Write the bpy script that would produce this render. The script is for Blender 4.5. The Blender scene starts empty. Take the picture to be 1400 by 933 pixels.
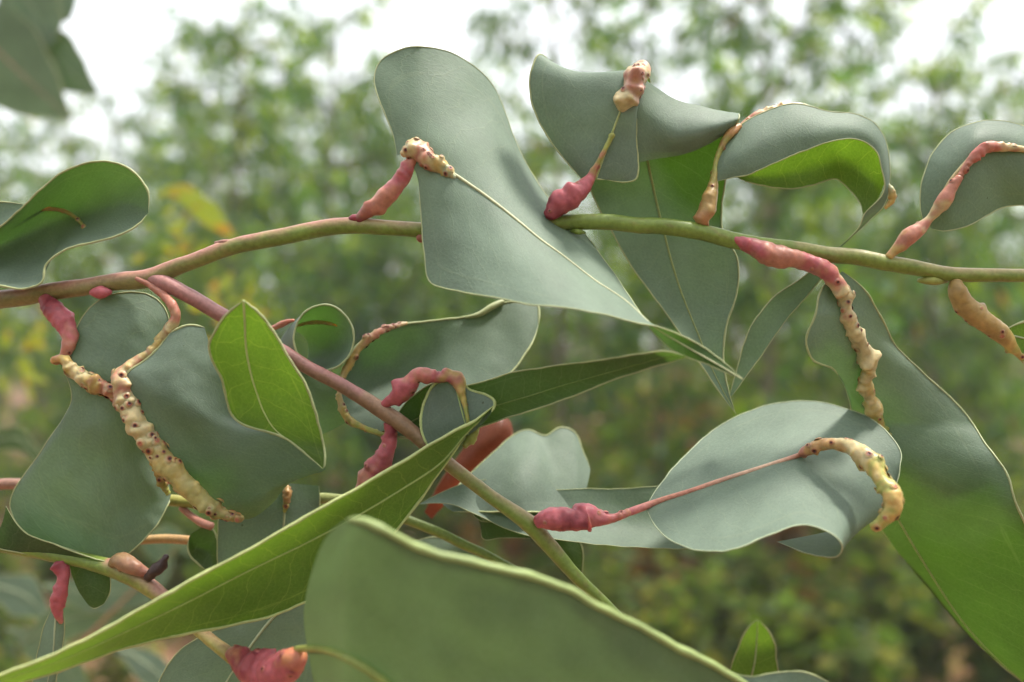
import bpy, bmesh, math, random
import numpy as np
from mathutils import Vector, Matrix, noise

random.seed(7); np.random.seed(7)
scene = bpy.context.scene
C = scene.collection

# ------------------------------------------------------------------ camera
D0 = 0.135            # metres from the lens to the twig in focus
U = 0.0001214         # metres per photo pixel at that distance
F = D0 / U            # focal length in photo pixels
CAMZ = 1.35
cam_d = bpy.data.cameras.new('camera')
cam = bpy.data.objects.new('camera', cam_d); C.objects.link(cam)
cam.location = (0, 0, CAMZ); cam.rotation_euler = (math.radians(90), 0, 0)
cam_d.sensor_width = 36.0; cam_d.lens = 36.0 * F / 1400.0
cam_d.clip_start = 0.005; cam_d.clip_end = 2000
cam_d.dof.use_dof = True; cam_d.dof.focus_distance = D0
cam_d.dof.aperture_fstop = (cam_d.lens / 1000.0) / 0.0029
scene.camera = cam

# ------------------------------------------------------------------ sky, sun, exposure
SUN_EL, SUN_AZ = 68.0, 78.0      # azimuth from +Y (behind the branch) towards +X
world = bpy.data.worlds.new('World'); scene.world = world; world.use_nodes = True
wn = world.node_tree.nodes; wl = world.node_tree.links; wn.clear()
sky = wn.new('ShaderNodeTexSky'); sky.sky_type = 'NISHITA'; sky.sun_disc = False
sky.sun_elevation = math.radians(SUN_EL); sky.sun_rotation = math.radians(SUN_AZ)
sky.dust_density = 6.0; sky.air_density = 1.0; sky.ozone_density = 1.0
veil = wn.new('ShaderNodeMixRGB'); veil.inputs[0].default_value = 0.75   # thin even cloud over the whole sky
veil.inputs[2].default_value = (10.6, 10.9, 11.0, 1)
bg = wn.new('ShaderNodeBackground'); bg.inputs[1].default_value = 0.1
wo = wn.new('ShaderNodeOutputWorld')
wl.new(sky.outputs[0], veil.inputs[1]); wl.new(veil.outputs[0], bg.inputs[0]); wl.new(bg.outputs[0], wo.inputs[0])
sun_d = bpy.data.lights.new('sun', 'SUN'); sun_d.energy = 3.4; sun_d.angle = math.radians(9); sun_d.color = (1, 0.95, 0.86)
sun = bpy.data.objects.new('sun', sun_d); C.objects.link(sun)
e, a = math.radians(SUN_EL), math.radians(SUN_AZ)
sdir = Vector((math.cos(e) * math.sin(a), math.cos(e) * math.cos(a), math.sin(e)))
sun.rotation_euler = sdir.to_track_quat('Z', 'Y').to_euler(); sun.location = (0, 0, 8)
vs = scene.view_settings
vs.view_transform = 'Standard'; vs.look = 'None'; vs.gamma = 1.0; vs.exposure = 1.0
cy = scene.cycles
cy.use_denoising = True; cy.max_bounces = 4; cy.diffuse_bounces = 2; cy.glossy_bounces = 1
cy.transmission_bounces = 3; cy.transparent_max_bounces = 4; cy.volume_bounces = 0
cy.sample_clamp_indirect = 6.0; cy.adaptive_threshold = 0.02

# ------------------------------------------------------------------ basic helpers
def tag(o, label=None, cat=None, group=None, kind=None):
    if label: o['label'] = label
    if cat: o['category'] = cat
    if group: o['group'] = group
    if kind: o['kind'] = kind
    return o

LEAN = None           # how the leaf being built leans towards the lens
def P(x, y, z=0.0):
    """photo pixel + height towards the lens (in pixels of the focus plane) -> world point"""
    if LEAN: z = z + LEAN(x, y)
    d = D0 - z * U
    return Vector(((x - 700.0) / F * d, d, CAMZ - (y - 466.5) / F * d))

def empty(name, loc):
    o = bpy.data.objects.new(name, None); C.objects.link(o); o.location = loc
    o.empty_display_size = 0.01
    return o

def mesh_obj(name, verts, faces, mats, parent=None, uvs=None, cols=None, smooth=True, fmat=None):
    me = bpy.data.meshes.new(name)
    me.from_pydata([tuple(v) for v in verts], [], faces)
    for m in (mats if isinstance(mats, (list, tuple)) else [mats]): me.materials.append(m)
    if smooth: me.polygons.foreach_set('use_smooth', [True] * len(me.polygons))
    if fmat is not None: me.polygons.foreach_set('material_index', fmat)
    li = np.empty(len(me.loops), dtype=np.int32); me.loops.foreach_get('vertex_index', li)
    if uvs:
        for nm, arr in uvs.items():
            l = me.uv_layers.new(name=nm)
            l.data.foreach_set('uv', np.asarray(arr, dtype=np.float32)[li].ravel())
    if cols is not None:
        ca = me.color_attributes.new('Col', 'FLOAT_COLOR', 'POINT')
        arr = np.ones((len(verts), 4), dtype=np.float32); arr[:, :3] = np.asarray(cols)[:, :3]
        ca.data.foreach_set('color', arr.ravel())
    me.update()
    o = bpy.data.objects.new(name, me); C.objects.link(o)
    if parent is not None:
        o.parent = parent
        o.matrix_parent_inverse = Matrix.Translation(-world_loc(parent))
    return o

def world_loc(o):
    v = o.location.copy()
    if o.parent is not None: v = Vector((0, 0, 0)) if o.type == 'MESH' else v
    return v

def spline(pts, n, closed=False):
    """non-uniform Catmull-Rom through pts (k,dim) -> (n,dim), plus parameter"""
    pts = np.asarray(pts, float); k = len(pts)
    if k == 2:
        t = np.linspace(0, 1, n)[:, None]; return pts[0] * (1 - t) + pts[1] * t
    d = np.linalg.norm(np.diff(pts[:, :3], axis=0), axis=1) ** 0.7 + 1e-6
    return spline_t(pts, np.concatenate([[0], np.cumsum(d)]), n)

def spline_t(pts, t, n):
    k = len(pts); pts = np.asarray(pts, float)
    m = np.zeros_like(pts)
    for i in range(k):
        if i == 0: m[i] = (pts[1] - pts[0]) / (t[1] - t[0])
        elif i == k - 1: m[i] = (pts[-1] - pts[-2]) / (t[-1] - t[-2])
        else:
            h0, h1 = t[i] - t[i-1], t[i+1] - t[i]
            m[i] = ((pts[i] - pts[i-1]) / h0 * h1 + (pts[i+1] - pts[i]) / h1 * h0) / (h0 + h1)
    if k > 2:
        m[0] = 1.5 * (pts[1] - pts[0]) / (t[1] - t[0]) - 0.5 * m[1]
        m[-1] = 1.5 * (pts[-1] - pts[-2]) / (t[-1] - t[-2]) - 0.5 * m[-2]
    out = np.zeros((n, pts.shape[1]))
    for j, s in enumerate(np.linspace(t[0], t[-1], n)):
        i = min(max(np.searchsorted(t, s, side='right') - 1, 0), k - 2)
        h = t[i+1] - t[i]; q = (s - t[i]) / h
        out[j] = ((2*q**3 - 3*q**2 + 1) * pts[i] + (q**3 - 2*q**2 + q) * h * m[i]
                  + (-2*q**3 + 3*q**2) * pts[i+1] + (q**3 - q**2) * h * m[i+1])
    return out

# ------------------------------------------------------------------ materials
def new_mat(name):
    m = bpy.data.materials.new(name); m.use_nodes = True
    nt = m.node_tree; nt.nodes.clear()
    return m, nt.nodes, nt.links

def mathn(N, L, op, a, b=None, clamp=False):
    n = N.new('ShaderNodeMath'); n.operation = op; n.use_clamp = clamp
    for i, v in enumerate((a, b)):
        if v is None: continue
        if isinstance(v, (int, float)): n.inputs[i].default_value = v
        else: L.new(v, n.inputs[i])
    return n.outputs[0]

def leaf_material(name, refl, trans, tfac=0.42, vein=(0.42, 0.46, 0.30), vein_amt=0.30, rough=0.42, patch=None, backlit=None):
    m, N, L = new_mat(name)
    bl = N.new('ShaderNodeAttribute'); bl.attribute_name = 'Col'     # 1 where light shining through is painted as a greener colour
    uv = N.new('ShaderNodeUVMap'); uv.uv_map = 'uvcm'
    nz = N.new('ShaderNodeTexNoise'); nz.inputs['Scale'].default_value = 1.3; nz.inputs['Detail'].default_value = 3
    L.new(uv.outputs[0], nz.inputs['Vector'])
    sep = N.new('ShaderNodeSeparateXYZ'); L.new(uv.outputs[0], sep.inputs[0])
    av = mathn(N, L, 'ABSOLUTE', sep.outputs[1])
    # side veins leave the midrib at a slant and bend forward
    w = mathn(N, L, 'SUBTRACT', sep.outputs[0], mathn(N, L, 'MULTIPLY', av, 0.62))
    side = mathn(N, L, 'MULTIPLY', mathn(N, L, 'SIGN', sep.outputs[1]), 0.17)
    w = mathn(N, L, 'ADD', mathn(N, L, 'ADD', w, side), mathn(N, L, 'MULTIPLY', nz.outputs[0], 0.55))
    w = mathn(N, L, 'MULTIPLY', w, 2.7)
    fr = mathn(N, L, 'ABSOLUTE', mathn(N, L, 'SUBTRACT', mathn(N, L, 'FRACT', w), 0.5))
    line = mathn(N, L, 'SUBTRACT', 1.0, mathn(N, L, 'MULTIPLY', fr, 30.0), True)
    vor = N.new('ShaderNodeTexVoronoi'); vor.feature = 'DISTANCE_TO_EDGE'; vor.inputs['Scale'].default_value = 13.0
    L.new(uv.outputs[0], vor.inputs['Vector'])
    net = mathn(N, L, 'SUBTRACT', 1.0, mathn(N, L, 'MULTIPLY', vor.outputs['Distance'], 11.0), True)
    nrm = N.new('ShaderNodeUVMap'); nrm.uv_map = 'uvn'
    sn = N.new('ShaderNodeSeparateXYZ'); L.new(nrm.outputs[0], sn.inputs[0])
    ed = mathn(N, L, 'ABSOLUTE', mathn(N, L, 'SUBTRACT', mathn(N, L, 'ABSOLUTE', mathn(N, L, 'SUBTRACT', sn.outputs[1], 0.5)), 0.415))
    ed = mathn(N, L, 'ADD', ed, mathn(N, L, 'MULTIPLY', mathn(N, L, 'SUBTRACT', nz.outputs[0], 0.5), 0.05))
    intra = mathn(N, L, 'SUBTRACT', 1.0, mathn(N, L, 'MULTIPLY', mathn(N, L, 'ABSOLUTE', ed), 130.0), True)
    lines = mathn(N, L, 'MAXIMUM', mathn(N, L, 'MULTIPLY', line, 0.8), mathn(N, L, 'MULTIPLY', intra, 0.7))
    vm = mathn(N, L, 'MAXIMUM', lines, mathn(N, L, 'MULTIPLY', net, 0.28))
    vf = mathn(N, L, 'MULTIPLY', vm, vein_amt)
    # patchy wax bloom
    nb = N.new('ShaderNodeTexNoise'); nb.inputs['Scale'].default_value = 0.9; nb.inputs['Detail'].default_value = 5; nb.inputs['Roughness'].default_value = 0.65
    L.new(uv.outputs[0], nb.inputs['Vector'])
    nf = N.new('ShaderNodeTexNoise'); nf.inputs['Scale'].default_value = 24; nf.inputs['Detail'].default_value = 2
    L.new(uv.outputs[0], nf.inputs['Vector'])
    cr = N.new('ShaderNodeMapRange'); cr.inputs[1].default_value = 0.3; cr.inputs[2].default_value = 0.7
    cr.inputs[3].default_value = 0.84; cr.inputs[4].default_value = 1.14
    L.new(nb.outputs[0], cr.inputs[0])
    cf = N.new('ShaderNodeMapRange'); cf.inputs[1].default_value = 0.3; cf.inputs[2].default_value = 0.7
    cf.inputs[3].default_value = 0.93; cf.inputs[4].default_value = 1.07
    L.new(nf.outputs[0], cf.inputs[0])
    k = mathn(N, L, 'MULTIPLY', cr.outputs[0], cf.outputs[0])
    oi = N.new('ShaderNodeObjectInfo')
    k = mathn(N, L, 'MULTIPLY', k, mathn(N, L, 'ADD', 0.92, mathn(N, L, 'MULTIPLY', oi.outputs['Random'], 0.16)))
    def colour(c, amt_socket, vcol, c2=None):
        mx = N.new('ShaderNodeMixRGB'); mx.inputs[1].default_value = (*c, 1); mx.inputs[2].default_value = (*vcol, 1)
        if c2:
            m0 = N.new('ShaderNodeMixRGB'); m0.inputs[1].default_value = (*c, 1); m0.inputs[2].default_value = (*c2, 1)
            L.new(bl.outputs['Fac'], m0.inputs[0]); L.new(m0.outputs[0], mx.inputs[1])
        L.new(amt_socket, mx.inputs[0])
        src = mx.outputs[0]
        if patch:
            pn = N.new('ShaderNodeTexNoise'); pn.inputs['Scale'].default_value = patch[1]; L.new(uv.outputs[0], pn.inputs['Vector'])
            pr = N.new('ShaderNodeMapRange'); pr.inputs[1].default_value = 0.5; pr.inputs[2].default_value = 0.62; L.new(pn.outputs[0], pr.inputs[0])
            m3 = N.new('ShaderNodeMixRGB'); m3.inputs[2].default_value = (*patch[0], 1)
            L.new(pr.outputs[0], m3.inputs[0]); L.new(src, m3.inputs[1]); src = m3.outputs[0]
        v = N.new('ShaderNodeVectorMath'); v.operation = 'SCALE'
        L.new(src, v.inputs[0]); L.new(k, v.inputs['Scale'])
        return v.outputs[0]
    # tiny dark specks
    vs_ = N.new('ShaderNodeTexVoronoi'); vs_.inputs['Scale'].default_value = 1.1; L.new(uv.outputs[0], vs_.inputs['Vector'])
    speck = mathn(N, L, 'LESS_THAN', vs_.outputs['Distance'], 0.022)
    base = colour(refl, vf, vein, backlit and backlit[0])
    dk = N.new('ShaderNodeMixRGB'); dk.inputs[2].default_value = (0.05, 0.03, 0.02, 1); L.new(base, dk.inputs[1])
    L.new(mathn(N, L, 'MULTIPLY', speck, 0.7), dk.inputs[0])
    pb = N.new('ShaderNodeBsdfPrincipled')
    L.new(dk.outputs[0], pb.inputs['Base Color'])
    L.new(mathn(N, L, 'ADD', rough - 0.06, mathn(N, L, 'MULTIPLY', nb.outputs[0], 0.14)), pb.inputs['Roughness'])
    pb.inputs['Specular IOR Level'].default_value = 0.26
    bp = N.new('ShaderNodeBump'); bp.inputs['Strength'].default_value = 0.35; bp.inputs['Distance'].default_value = 0.00012
    L.new(mathn(N, L, 'ADD', mathn(N, L, 'MULTIPLY', lines, 0.35), mathn(N, L, 'ADD', mathn(N, L, 'MULTIPLY', net, 0.25), mathn(N, L, 'MULTIPLY', nf.outputs[0], 0.5))), bp.inputs['Height'])
    L.new(bp.outputs[0], pb.inputs['Normal'])
    tr = N.new('ShaderNodeBsdfTranslucent')
    tv = (min(1, trans[0] * 2.2), min(1, trans[1] * 1.6), min(1, trans[2] * 2.5))
    L.new(colour(trans, vf, tv, backlit and backlit[1]), tr.inputs['Color'])
    mix = N.new('ShaderNodeMixShader'); mix.inputs[0].default_value = tfac
    L.new(pb.outputs[0], mix.inputs[1]); L.new(tr.outputs[0], mix.inputs[2])
    out = N.new('ShaderNodeOutputMaterial'); L.new(mix.outputs[0], out.inputs[0])
    return m

def col_material(name, rough=0.4, spec=0.4, noise_scale=900.0, amt=0.25, sss=0.0, bump=0.4):
    """colour from the Col attribute, with a fine mottle"""
    m, N, L = new_mat(name)
    at = N.new('ShaderNodeAttribute'); at.attribute_name = 'Col'
    tc = N.new('ShaderNodeTexCoord')
    nz = N.new('ShaderNodeTexNoise'); nz.inputs['Scale'].default_value = noise_scale; nz.inputs['Detail'].default_value = 4
    L.new(tc.outputs['Object'], nz.inputs['Vector'])
    mr = N.new('ShaderNodeMapRange'); mr.inputs[1].default_value = 0.3; mr.inputs[2].default_value = 0.7
    mr.inputs[3].default_value = 1 - amt; mr.inputs[4].default_value = 1 + amt; L.new(nz.outputs[0], mr.inputs[0])
    v = N.new('ShaderNodeVectorMath'); v.operation = 'SCALE'; L.new(at.outputs['Color'], v.inputs[0]); L.new(mr.outputs[0], v.inputs['Scale'])
    pb = N.new('ShaderNodeBsdfPrincipled'); L.new(v.outputs[0], pb.inputs['Base Color'])
    pb.inputs['Roughness'].default_value = rough; pb.inputs['Specular IOR Level'].default_value = spec
    if sss:
        pb.inputs['Subsurface Weight'].default_value = sss
        pb.inputs['Subsurface Radius'].default_value = (1.0, 0.5, 0.25); pb.inputs['Subsurface Scale'].default_value = 0.0012
    bp = N.new('ShaderNodeBump'); bp.inputs['Strength'].default_value = bump; bp.inputs['Distance'].default_value = 0.0002
    L.new(nz.outputs[0], bp.inputs['Height']); L.new(bp.outputs[0], pb.inputs['Normal'])
    out = N.new('ShaderNodeOutputMaterial'); L.new(pb.outputs[0], out.inputs[0])
    return m

GREY = leaf_material('leaf_glaucous', (0.196, 0.256, 0.202), (0.050, 0.120, 0.014), 0.36, vein_amt=0.16, rough=0.55, backlit=((0.060, 0.110, 0.038), (0.045, 0.115, 0.006)))
GREEN = leaf_material('leaf_green', (0.075, 0.130, 0.045), (0.115, 0.225, 0.010), 0.48, vein=(0.36, 0.42, 0.16), vein_amt=0.45)  # greener than GREY, with light through the blade put into the colour
OLIVE = leaf_material('leaf_olive', (0.062, 0.098, 0.050), (0.060, 0.125, 0.012), 0.42, vein_amt=0.2)
RUST = leaf_material('leaf_rust', (0.17, 0.060, 0.035), (0.22, 0.045, 0.02), 0.42, vein=(0.4, 0.2, 0.1))
NEAR = leaf_material('leaf_dull_green', (0.125, 0.175, 0.105), (0.085, 0.155, 0.040), 0.42, vein_amt=0.10)
YELLOW = leaf_material('leaf_yellowing', (0.30, 0.40, 0.04), (0.45, 0.55, 0.03), 0.5, patch=((0.62, 0.33, 0.02), 0.8))
STEM = col_material('stem', 0.42, 0.4, 1400.0, 0.16)
GALL = col_material('gall', 0.42, 0.40, 1100.0, 0.16, sss=0.4, bump=0.45)
RIB = col_material('rib', 0.45, 0.35, 1200.0, 0.10)

CREAM = (0.34, 0.37, 0.19); PALE = (0.36, 0.41, 0.26)
PINK = (0.40, 0.095, 0.115); DPINK = (0.22, 0.035, 0.050); ROSE = (0.40, 0.165, 0.115)
GOLD = (0.43, 0.31, 0.10); BUFF = (0.50, 0.41, 0.22); LIME = (0.27, 0.29, 0.075); OCHRE = (0.32, 0.21, 0.075)
TGREEN = (0.165, 0.225, 0.045); TPINK = (0.36, 0.17, 0.13); TOLIVE = (0.20, 0.18, 0.07)

# ------------------------------------------------------------------ tubes: twigs, petioles, ribs, margins, galls
def frames(pts):
    n = len(pts); tang = [None] * n
    for i in range(n):
        a_, b_ = pts[max(i-1, 0)], pts[min(i+1, n-1)]
        t = (b_ - a_); tang[i] = t.normalized() if t.length > 1e-12 else Vector((1, 0, 0))
    ref = Vector((0, 0, 1)) if abs(tang[0].z) < 0.9 else Vector((1, 0, 0))
    nrm = (ref - tang[0] * ref.dot(tang[0])).normalized(); out = []
    for i in range(n):
        nrm = (nrm - tang[i] * nrm.dot(tang[i]))
        nrm = nrm.normalized() if nrm.length > 1e-9 else Vector((0, 0, 1))
        out.append((nrm, tang[i].cross(nrm)))
    return tang, out

def tube_geo(pix, n=40, seg=10, lump=0.0, bumps=0, cols=None, topcol=None, seed=1, wob=0.0, small=False):
    """pix: (x,y,z,r) in photo pixels; returns verts, faces, cols, sampler"""
    rnd = random.Random(seed)
    s = spline(pix, n)
    pts = [P(q[0] + wob * noise.noise((q[0]*.02, q[1]*.02, seed)), q[1] + wob * noise.noise((q[0]*.02, q[1]*.02, seed+9.)), q[2]) for q in s]
    rad = [max(q[3], 0.15) * U for q in s]
    tang, fr = frames(pts)
    bl = [(rnd.random(), rnd.random() * 2 * math.pi, *((rnd.uniform(.28, .55), rnd.uniform(.38, .7)) if small else (rnd.uniform(.22, .5), rnd.uniform(.5, 1.05)))) for _ in range(int(bumps * 1.5))]
    Ltot = sum((pts[i+1] - pts[i]).length for i in range(n-1)); al = 0; verts = []; vc = []
    ck = cols if cols else [TGREEN]
    for i in range(n):
        if i: al += (pts[i] - pts[i-1]).length
        t = al / max(Ltot, 1e-9)
        fc = t * (len(ck) - 1); ci = min(int(fc), max(len(ck) - 2, 0)); cq = fc - ci
        c0 = np.array(ck[ci]); c1 = np.array(ck[min(ci+1, len(ck)-1)]); cc = c0 * (1 - cq) + c1 * cq
        for j in range(seg):
            th = 2 * math.pi * j / seg
            d = fr[i][0] * math.cos(th) + fr[i][1] * math.sin(th)
            r = rad[i]; p0 = pts[i] + d * r
            k = 1.0
            if lump: k += lump * (noise.noise(p0 * 520 + Vector((seed, 0, 0))) + 0.7 * noise.noise(p0 * 1300 + Vector((0, seed, 0))))
            for (bs, bt, bh, bw) in bl:
                da = (th - bt + math.pi) % (2 * math.pi) - math.pi
                ds = (t - bs) * Ltot / max(rad[i], 1e-6)
                k += bh * math.exp(-(ds * ds * 1.6 + da * da * 1.3) / (bw * bw))
            verts.append(pts[i] + d * (r * k))
            c = cc
            if lump > .08 and len(ck) > 1:
                tq = min(max(t + .22 * noise.noise(p0 * 700 + Vector((seed, 5, 0))), 0), 1) * (len(ck) - 1); cj = min(int(tq), len(ck) - 2); tq -= cj
                c = np.array(ck[cj]) * (1 - tq) + np.array(ck[cj+1]) * tq
            if topcol is not None:
                f = max(0, min(1, d.z * 1.1 + 0.1 + 0.5 * noise.noise(p0 * 300)))
                tc_ = np.array(topcol[min(int(t * len(topcol)), len(topcol)-1)])
                c = cc * (1 - f) + tc_ * f
            if topcol is not None and noise.noise(Vector((p0.x * 500, p0.y * 1500, p0.z * 1500)) + Vector((seed, 0, 0))) > .42: c = c * .72 + np.array((0.10, 0.05, 0.03)) * .6
            mott = 1 + 0.22 * noise.noise(p0 * 260 + Vector((3, seed, 0)))
            vc.append(c * mott)
    faces = [(i*seg + j, i*seg + (j+1) % seg, (i+1)*seg + (j+1) % seg, (i+1)*seg + j) for i in range(n-1) for j in range(seg)]
    for end, i in ((0, 0), (1, n-1)):
        verts.append(pts[i] + tang[i] * (rad[i] * (0.6 if end else -0.6))); vc.append(vc[i*seg])
        b = len(verts) - 1
        faces += [(b, i*seg + (j+1) % seg, i*seg + j) if not end else (b, i*seg + j, i*seg + (j+1) % seg) for j in range(seg)]
    return verts, faces, vc, (pts, fr, rad, n, seg)

def tube(name, pix, parent, mat=None, **kw):
    v, f, c, _ = tube_geo(pix, **kw)
    return mesh_obj(name, v, f, mat or STEM, parent, cols=c)

def gall(name, pix, parent, cols, holes=8, bumps=6, lump=0.16, n=70, seg=18, seed=1, hole_r=2.3, label=None):
    pix = [(q[0], q[1], q[2], q[3] * .92) for q in pix]
    mid = name == 'midrib_gall'
    if mid: pix = [(q[0], q[1], q[2] - q[3] * .25, q[3] * .84) for q in pix]; bumps = int(bumps * 2.6) + 4; n = int(n * 1.3)
    v, f, c, (pts, fr, rad, n_, sg) = tube_geo(pix, n=n, seg=seg, small=mid, lump=lump, bumps=bumps, cols=cols, seed=seed)
    rnd = random.Random(seed * 13 + 5)
    for h in range(int(holes * (1.5 if mid else 1))):                         # each exit hole: a raised ring round a dark pit
        i = rnd.randrange(3, n_ - 3); j = rnd.randrange(sg)
        p = v[i*sg + j]; q = v[i*sg + (j+1) % sg]; w = v[(i+1)*sg + j]
        nv = (p - pts[i]).normalized()
        e1 = (w - p); e1 = (e1 - nv * e1.dot(nv)).normalized(); e2 = nv.cross(e1)
        R = hole_r * 0.74 * U * rnd.uniform(.6, 1.3); dark = rnd.random() < 0.75
        b = len(v); prof = [(3.0, -0.5), (1.9, 0.45), (1.05, 0.85), (0.62, 0.70), (0.0, 0.1)]
        ring = [(0.40, 0.20, 0.10), (0.38, 0.13, 0.08), (0.20, 0.045, 0.03), (0.04, 0.012, 0.010), (0.015, 0.006, 0.006)]
        if not dark: ring = [ring[0], ring[0], ring[1], ring[1], ring[1]]
        base = np.array(c[i*sg + j]); ring[0] = base; ring[1] = base * .55 + np.array(ring[1]) * .45
        for k_, (pr, ph) in enumerate(prof[:-1]):
            for s_ in range(9):
                th = 2 * math.pi * s_ / 9
                v.append(p + (e1 * math.cos(th) + e2 * math.sin(th)) * (R * pr) + nv * (R * ph)); c.append(np.array(ring[k_]))
        v.append(p + nv * (R * prof[-1][1])); c.append(np.array(ring[-1]))
        for k_ in range(3):
            for s_ in range(9):
                f.append((b + k_*9 + s_, b + k_*9 + (s_+1) % 9, b + (k_+1)*9 + (s_+1) % 9, b + (k_+1)*9 + s_))
        f += [(b + 27 + s_, b + 27 + (s_+1) % 9, b + 36) for s_ in range(9)]
    o = mesh_obj(name, v, f, GALL, parent, cols=c)
    if label: o['label'] = label
    return o

# ------------------------------------------------------------------ leaves
def leaf(parent, patches, mat=None, label=None, name='leaf', nu=64, nv=26, seed=0, rib=True, rib_r=1.5, rib_col=PALE,
         margin_r=1.0, margin_col=CREAM, wave=1.6, rib_path=None, edge_wob=1.3, edge_f=.035, backlit=None):
    """patches: dicts(s=[[(x,y,z)...] per section], mid=column of the midrib or None, edges='AB', rib=True/False)"""
    V = []; Fc = []; bcol = []; uvc = []; uvn = []; marg = []; ribs = []; mats = [mat or GREY]; fm = []
    for pi, pt in enumerate(patches):
        S = np.array([[(q[0], q[1], q[2] if len(q) > 2 else 0.0) for q in sec] for sec in pt['s']], float)
        if 'zf' in pt:
            for sec in S:
                for q in sec: q[2] += pt['zf'](q[0], q[1])
        m, k = S.shape[:2]; mid = pt.get('mid', k // 2)
        d = np.linalg.norm(np.diff(S, axis=0), axis=2).mean(axis=1) ** 0.8 + 1e-3
        t = np.concatenate([[0], np.cumsum(d)])
        cols_ = [spline_t(S[:, c], t, nu) for c in range(k)]
        G = np.zeros((nu, nv, 3))
        vq = np.linspace(0, 1, k)
        for i in range(nu):
            G[i] = spline_t(np.array([cols_[c][i] for c in range(k)]), vq, nv)
        for i in range(nu):
            for j in range(nv):
                q = G[i, j]
                G[i, j, 2] += wave * noise.noise((q[0]*.018 + seed*3.1, q[1]*.018, pi*7.7)) * 2 + wave * .4 * noise.noise((q[0]*.06, q[1]*.06, seed*1.7))
        G0 = G.copy()
        for i in range(1, nu - 1):
            for j in range(nv):
                ta = G0[i+1, j] - G0[i-1, j]; l_ = math.hypot(ta[0], ta[1]) + 1e-6
                v2 = 2 * j / (nv - 1) - 1; wj = abs(v2) ** 3 * edge_wob * min(1, i / 4, (nu - 1 - i) / 4)
                q_ = G0[i, j]; nq = noise.noise((q_[0] * edge_f, q_[1] * edge_f, seed * 2.3 + pi)) + .5 * noise.noise((q_[0] * edge_f * 2.5, q_[1] * edge_f * 2.5, seed + pi))
                G[i, j, 0] += -ta[1] / l_ * wj * nq; G[i, j, 1] += ta[0] / l_ * wj * nq
        W = [[P(*G[i, j]) for j in range(nv)] for i in range(nu)]
        vm = (nv - 1) * mid / (k - 1); jm = int(round(vm))
        b = len(V); ucm = 0
        for i in range(nu):
            if i: ucm += (W[i][jm] - W[i-1][jm]).length * 100
            lat = [0.0] * nv
            for j in range(jm + 1, nv): lat[j] = lat[j-1] + (W[i][j] - W[i][j-1]).length * 100
            for j in range(jm - 1, -1, -1): lat[j] = lat[j+1] - (W[i][j] - W[i][j+1]).length * 100
            for j in range(nv):
                V.append(W[i][j]); bcol.append((backlit(G[i, j][0], G[i, j][1], pi) if backlit else 0.0,) * 3); uvc.append((ucm + pi * 3.3 + seed * 5.7, lat[j]))
                vn = 0.5 + 0.5 * ((j - jm) / max(nv - 1 - jm, 1) if j >= jm else (j - jm) / max(jm, 1))
                uvn.append((i / (nu - 1), vn))
        Fc += [(b + i*nv + j, b + i*nv + j + 1, b + (i+1)*nv + j + 1, b + (i+1)*nv + j) for i in range(nu-1) for j in range(nv-1)]
        pm = pt.get('m', mats[0])
        if pm not in mats: mats.append(pm)
        fm += [mats.index(pm)] * ((nu - 1) * (nv - 1))
        ed = pt.get('edges', 'AB')
        if 'A' in ed: marg.append([G[i, 0] for i in range(0, nu)])
        if 'B' in ed: marg.append([G[i, nv-1] for i in range(0, nu)])
        if 'S' in ed: marg.append([G[0, j] for j in range(nv)])
        if 'E' in ed: marg.append([G[nu-1, j] for j in range(nv)])
        if rib and pt.get('rib', True): ribs.append([G[i, jm] for i in range(nu)])
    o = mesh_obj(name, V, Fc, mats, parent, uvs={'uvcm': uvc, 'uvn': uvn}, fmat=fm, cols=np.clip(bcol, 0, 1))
    if label: o['label'] = label
    if marg:
        v_, f_, c_ = [], [], []
        for mi, line in enumerate(marg):
            n = len(line); pix = [(q[0], q[1], q[2], margin_r * min(1, (i + 1) / 7, (n - i) / 7) * (0.8 + 0.5 * abs(noise.noise((i*.23, mi, seed))))) for i, q in enumerate(line)]
            a_, b_, cc, _ = tube_geo(pix, n=n, seg=6, cols=[margin_col], seed=seed + mi)
            off = len(v_); v_ += a_; c_ += cc; f_ += [tuple(x + off for x in fc) for fc in b_]
        mesh_obj('leaf_margin', v_, f_, RIB, o, cols=c_)
    if rib_path:
        ribs = [[(x, y, G.reshape(-1, 3)[np.argmin(((G.reshape(-1, 3)[:, :2] - (x, y)) ** 2).sum(1)), 2] + 2.6) for (x, y, *_) in spline(rib_path, 30)]]
    for line in ribs:
        n = len(line)
        pix = [(q[0], q[1], (q[2] if len(q) > 2 else 0) + 0.3, rib_r * (1.0 - 0.75 * i / max(n-1, 1))) for i, q in enumerate(line)]
        tube('midrib', pix, o, RIB, n=max(n, 40), seg=8, cols=[rib_col, rib_col], seed=seed)
    return o

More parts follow.
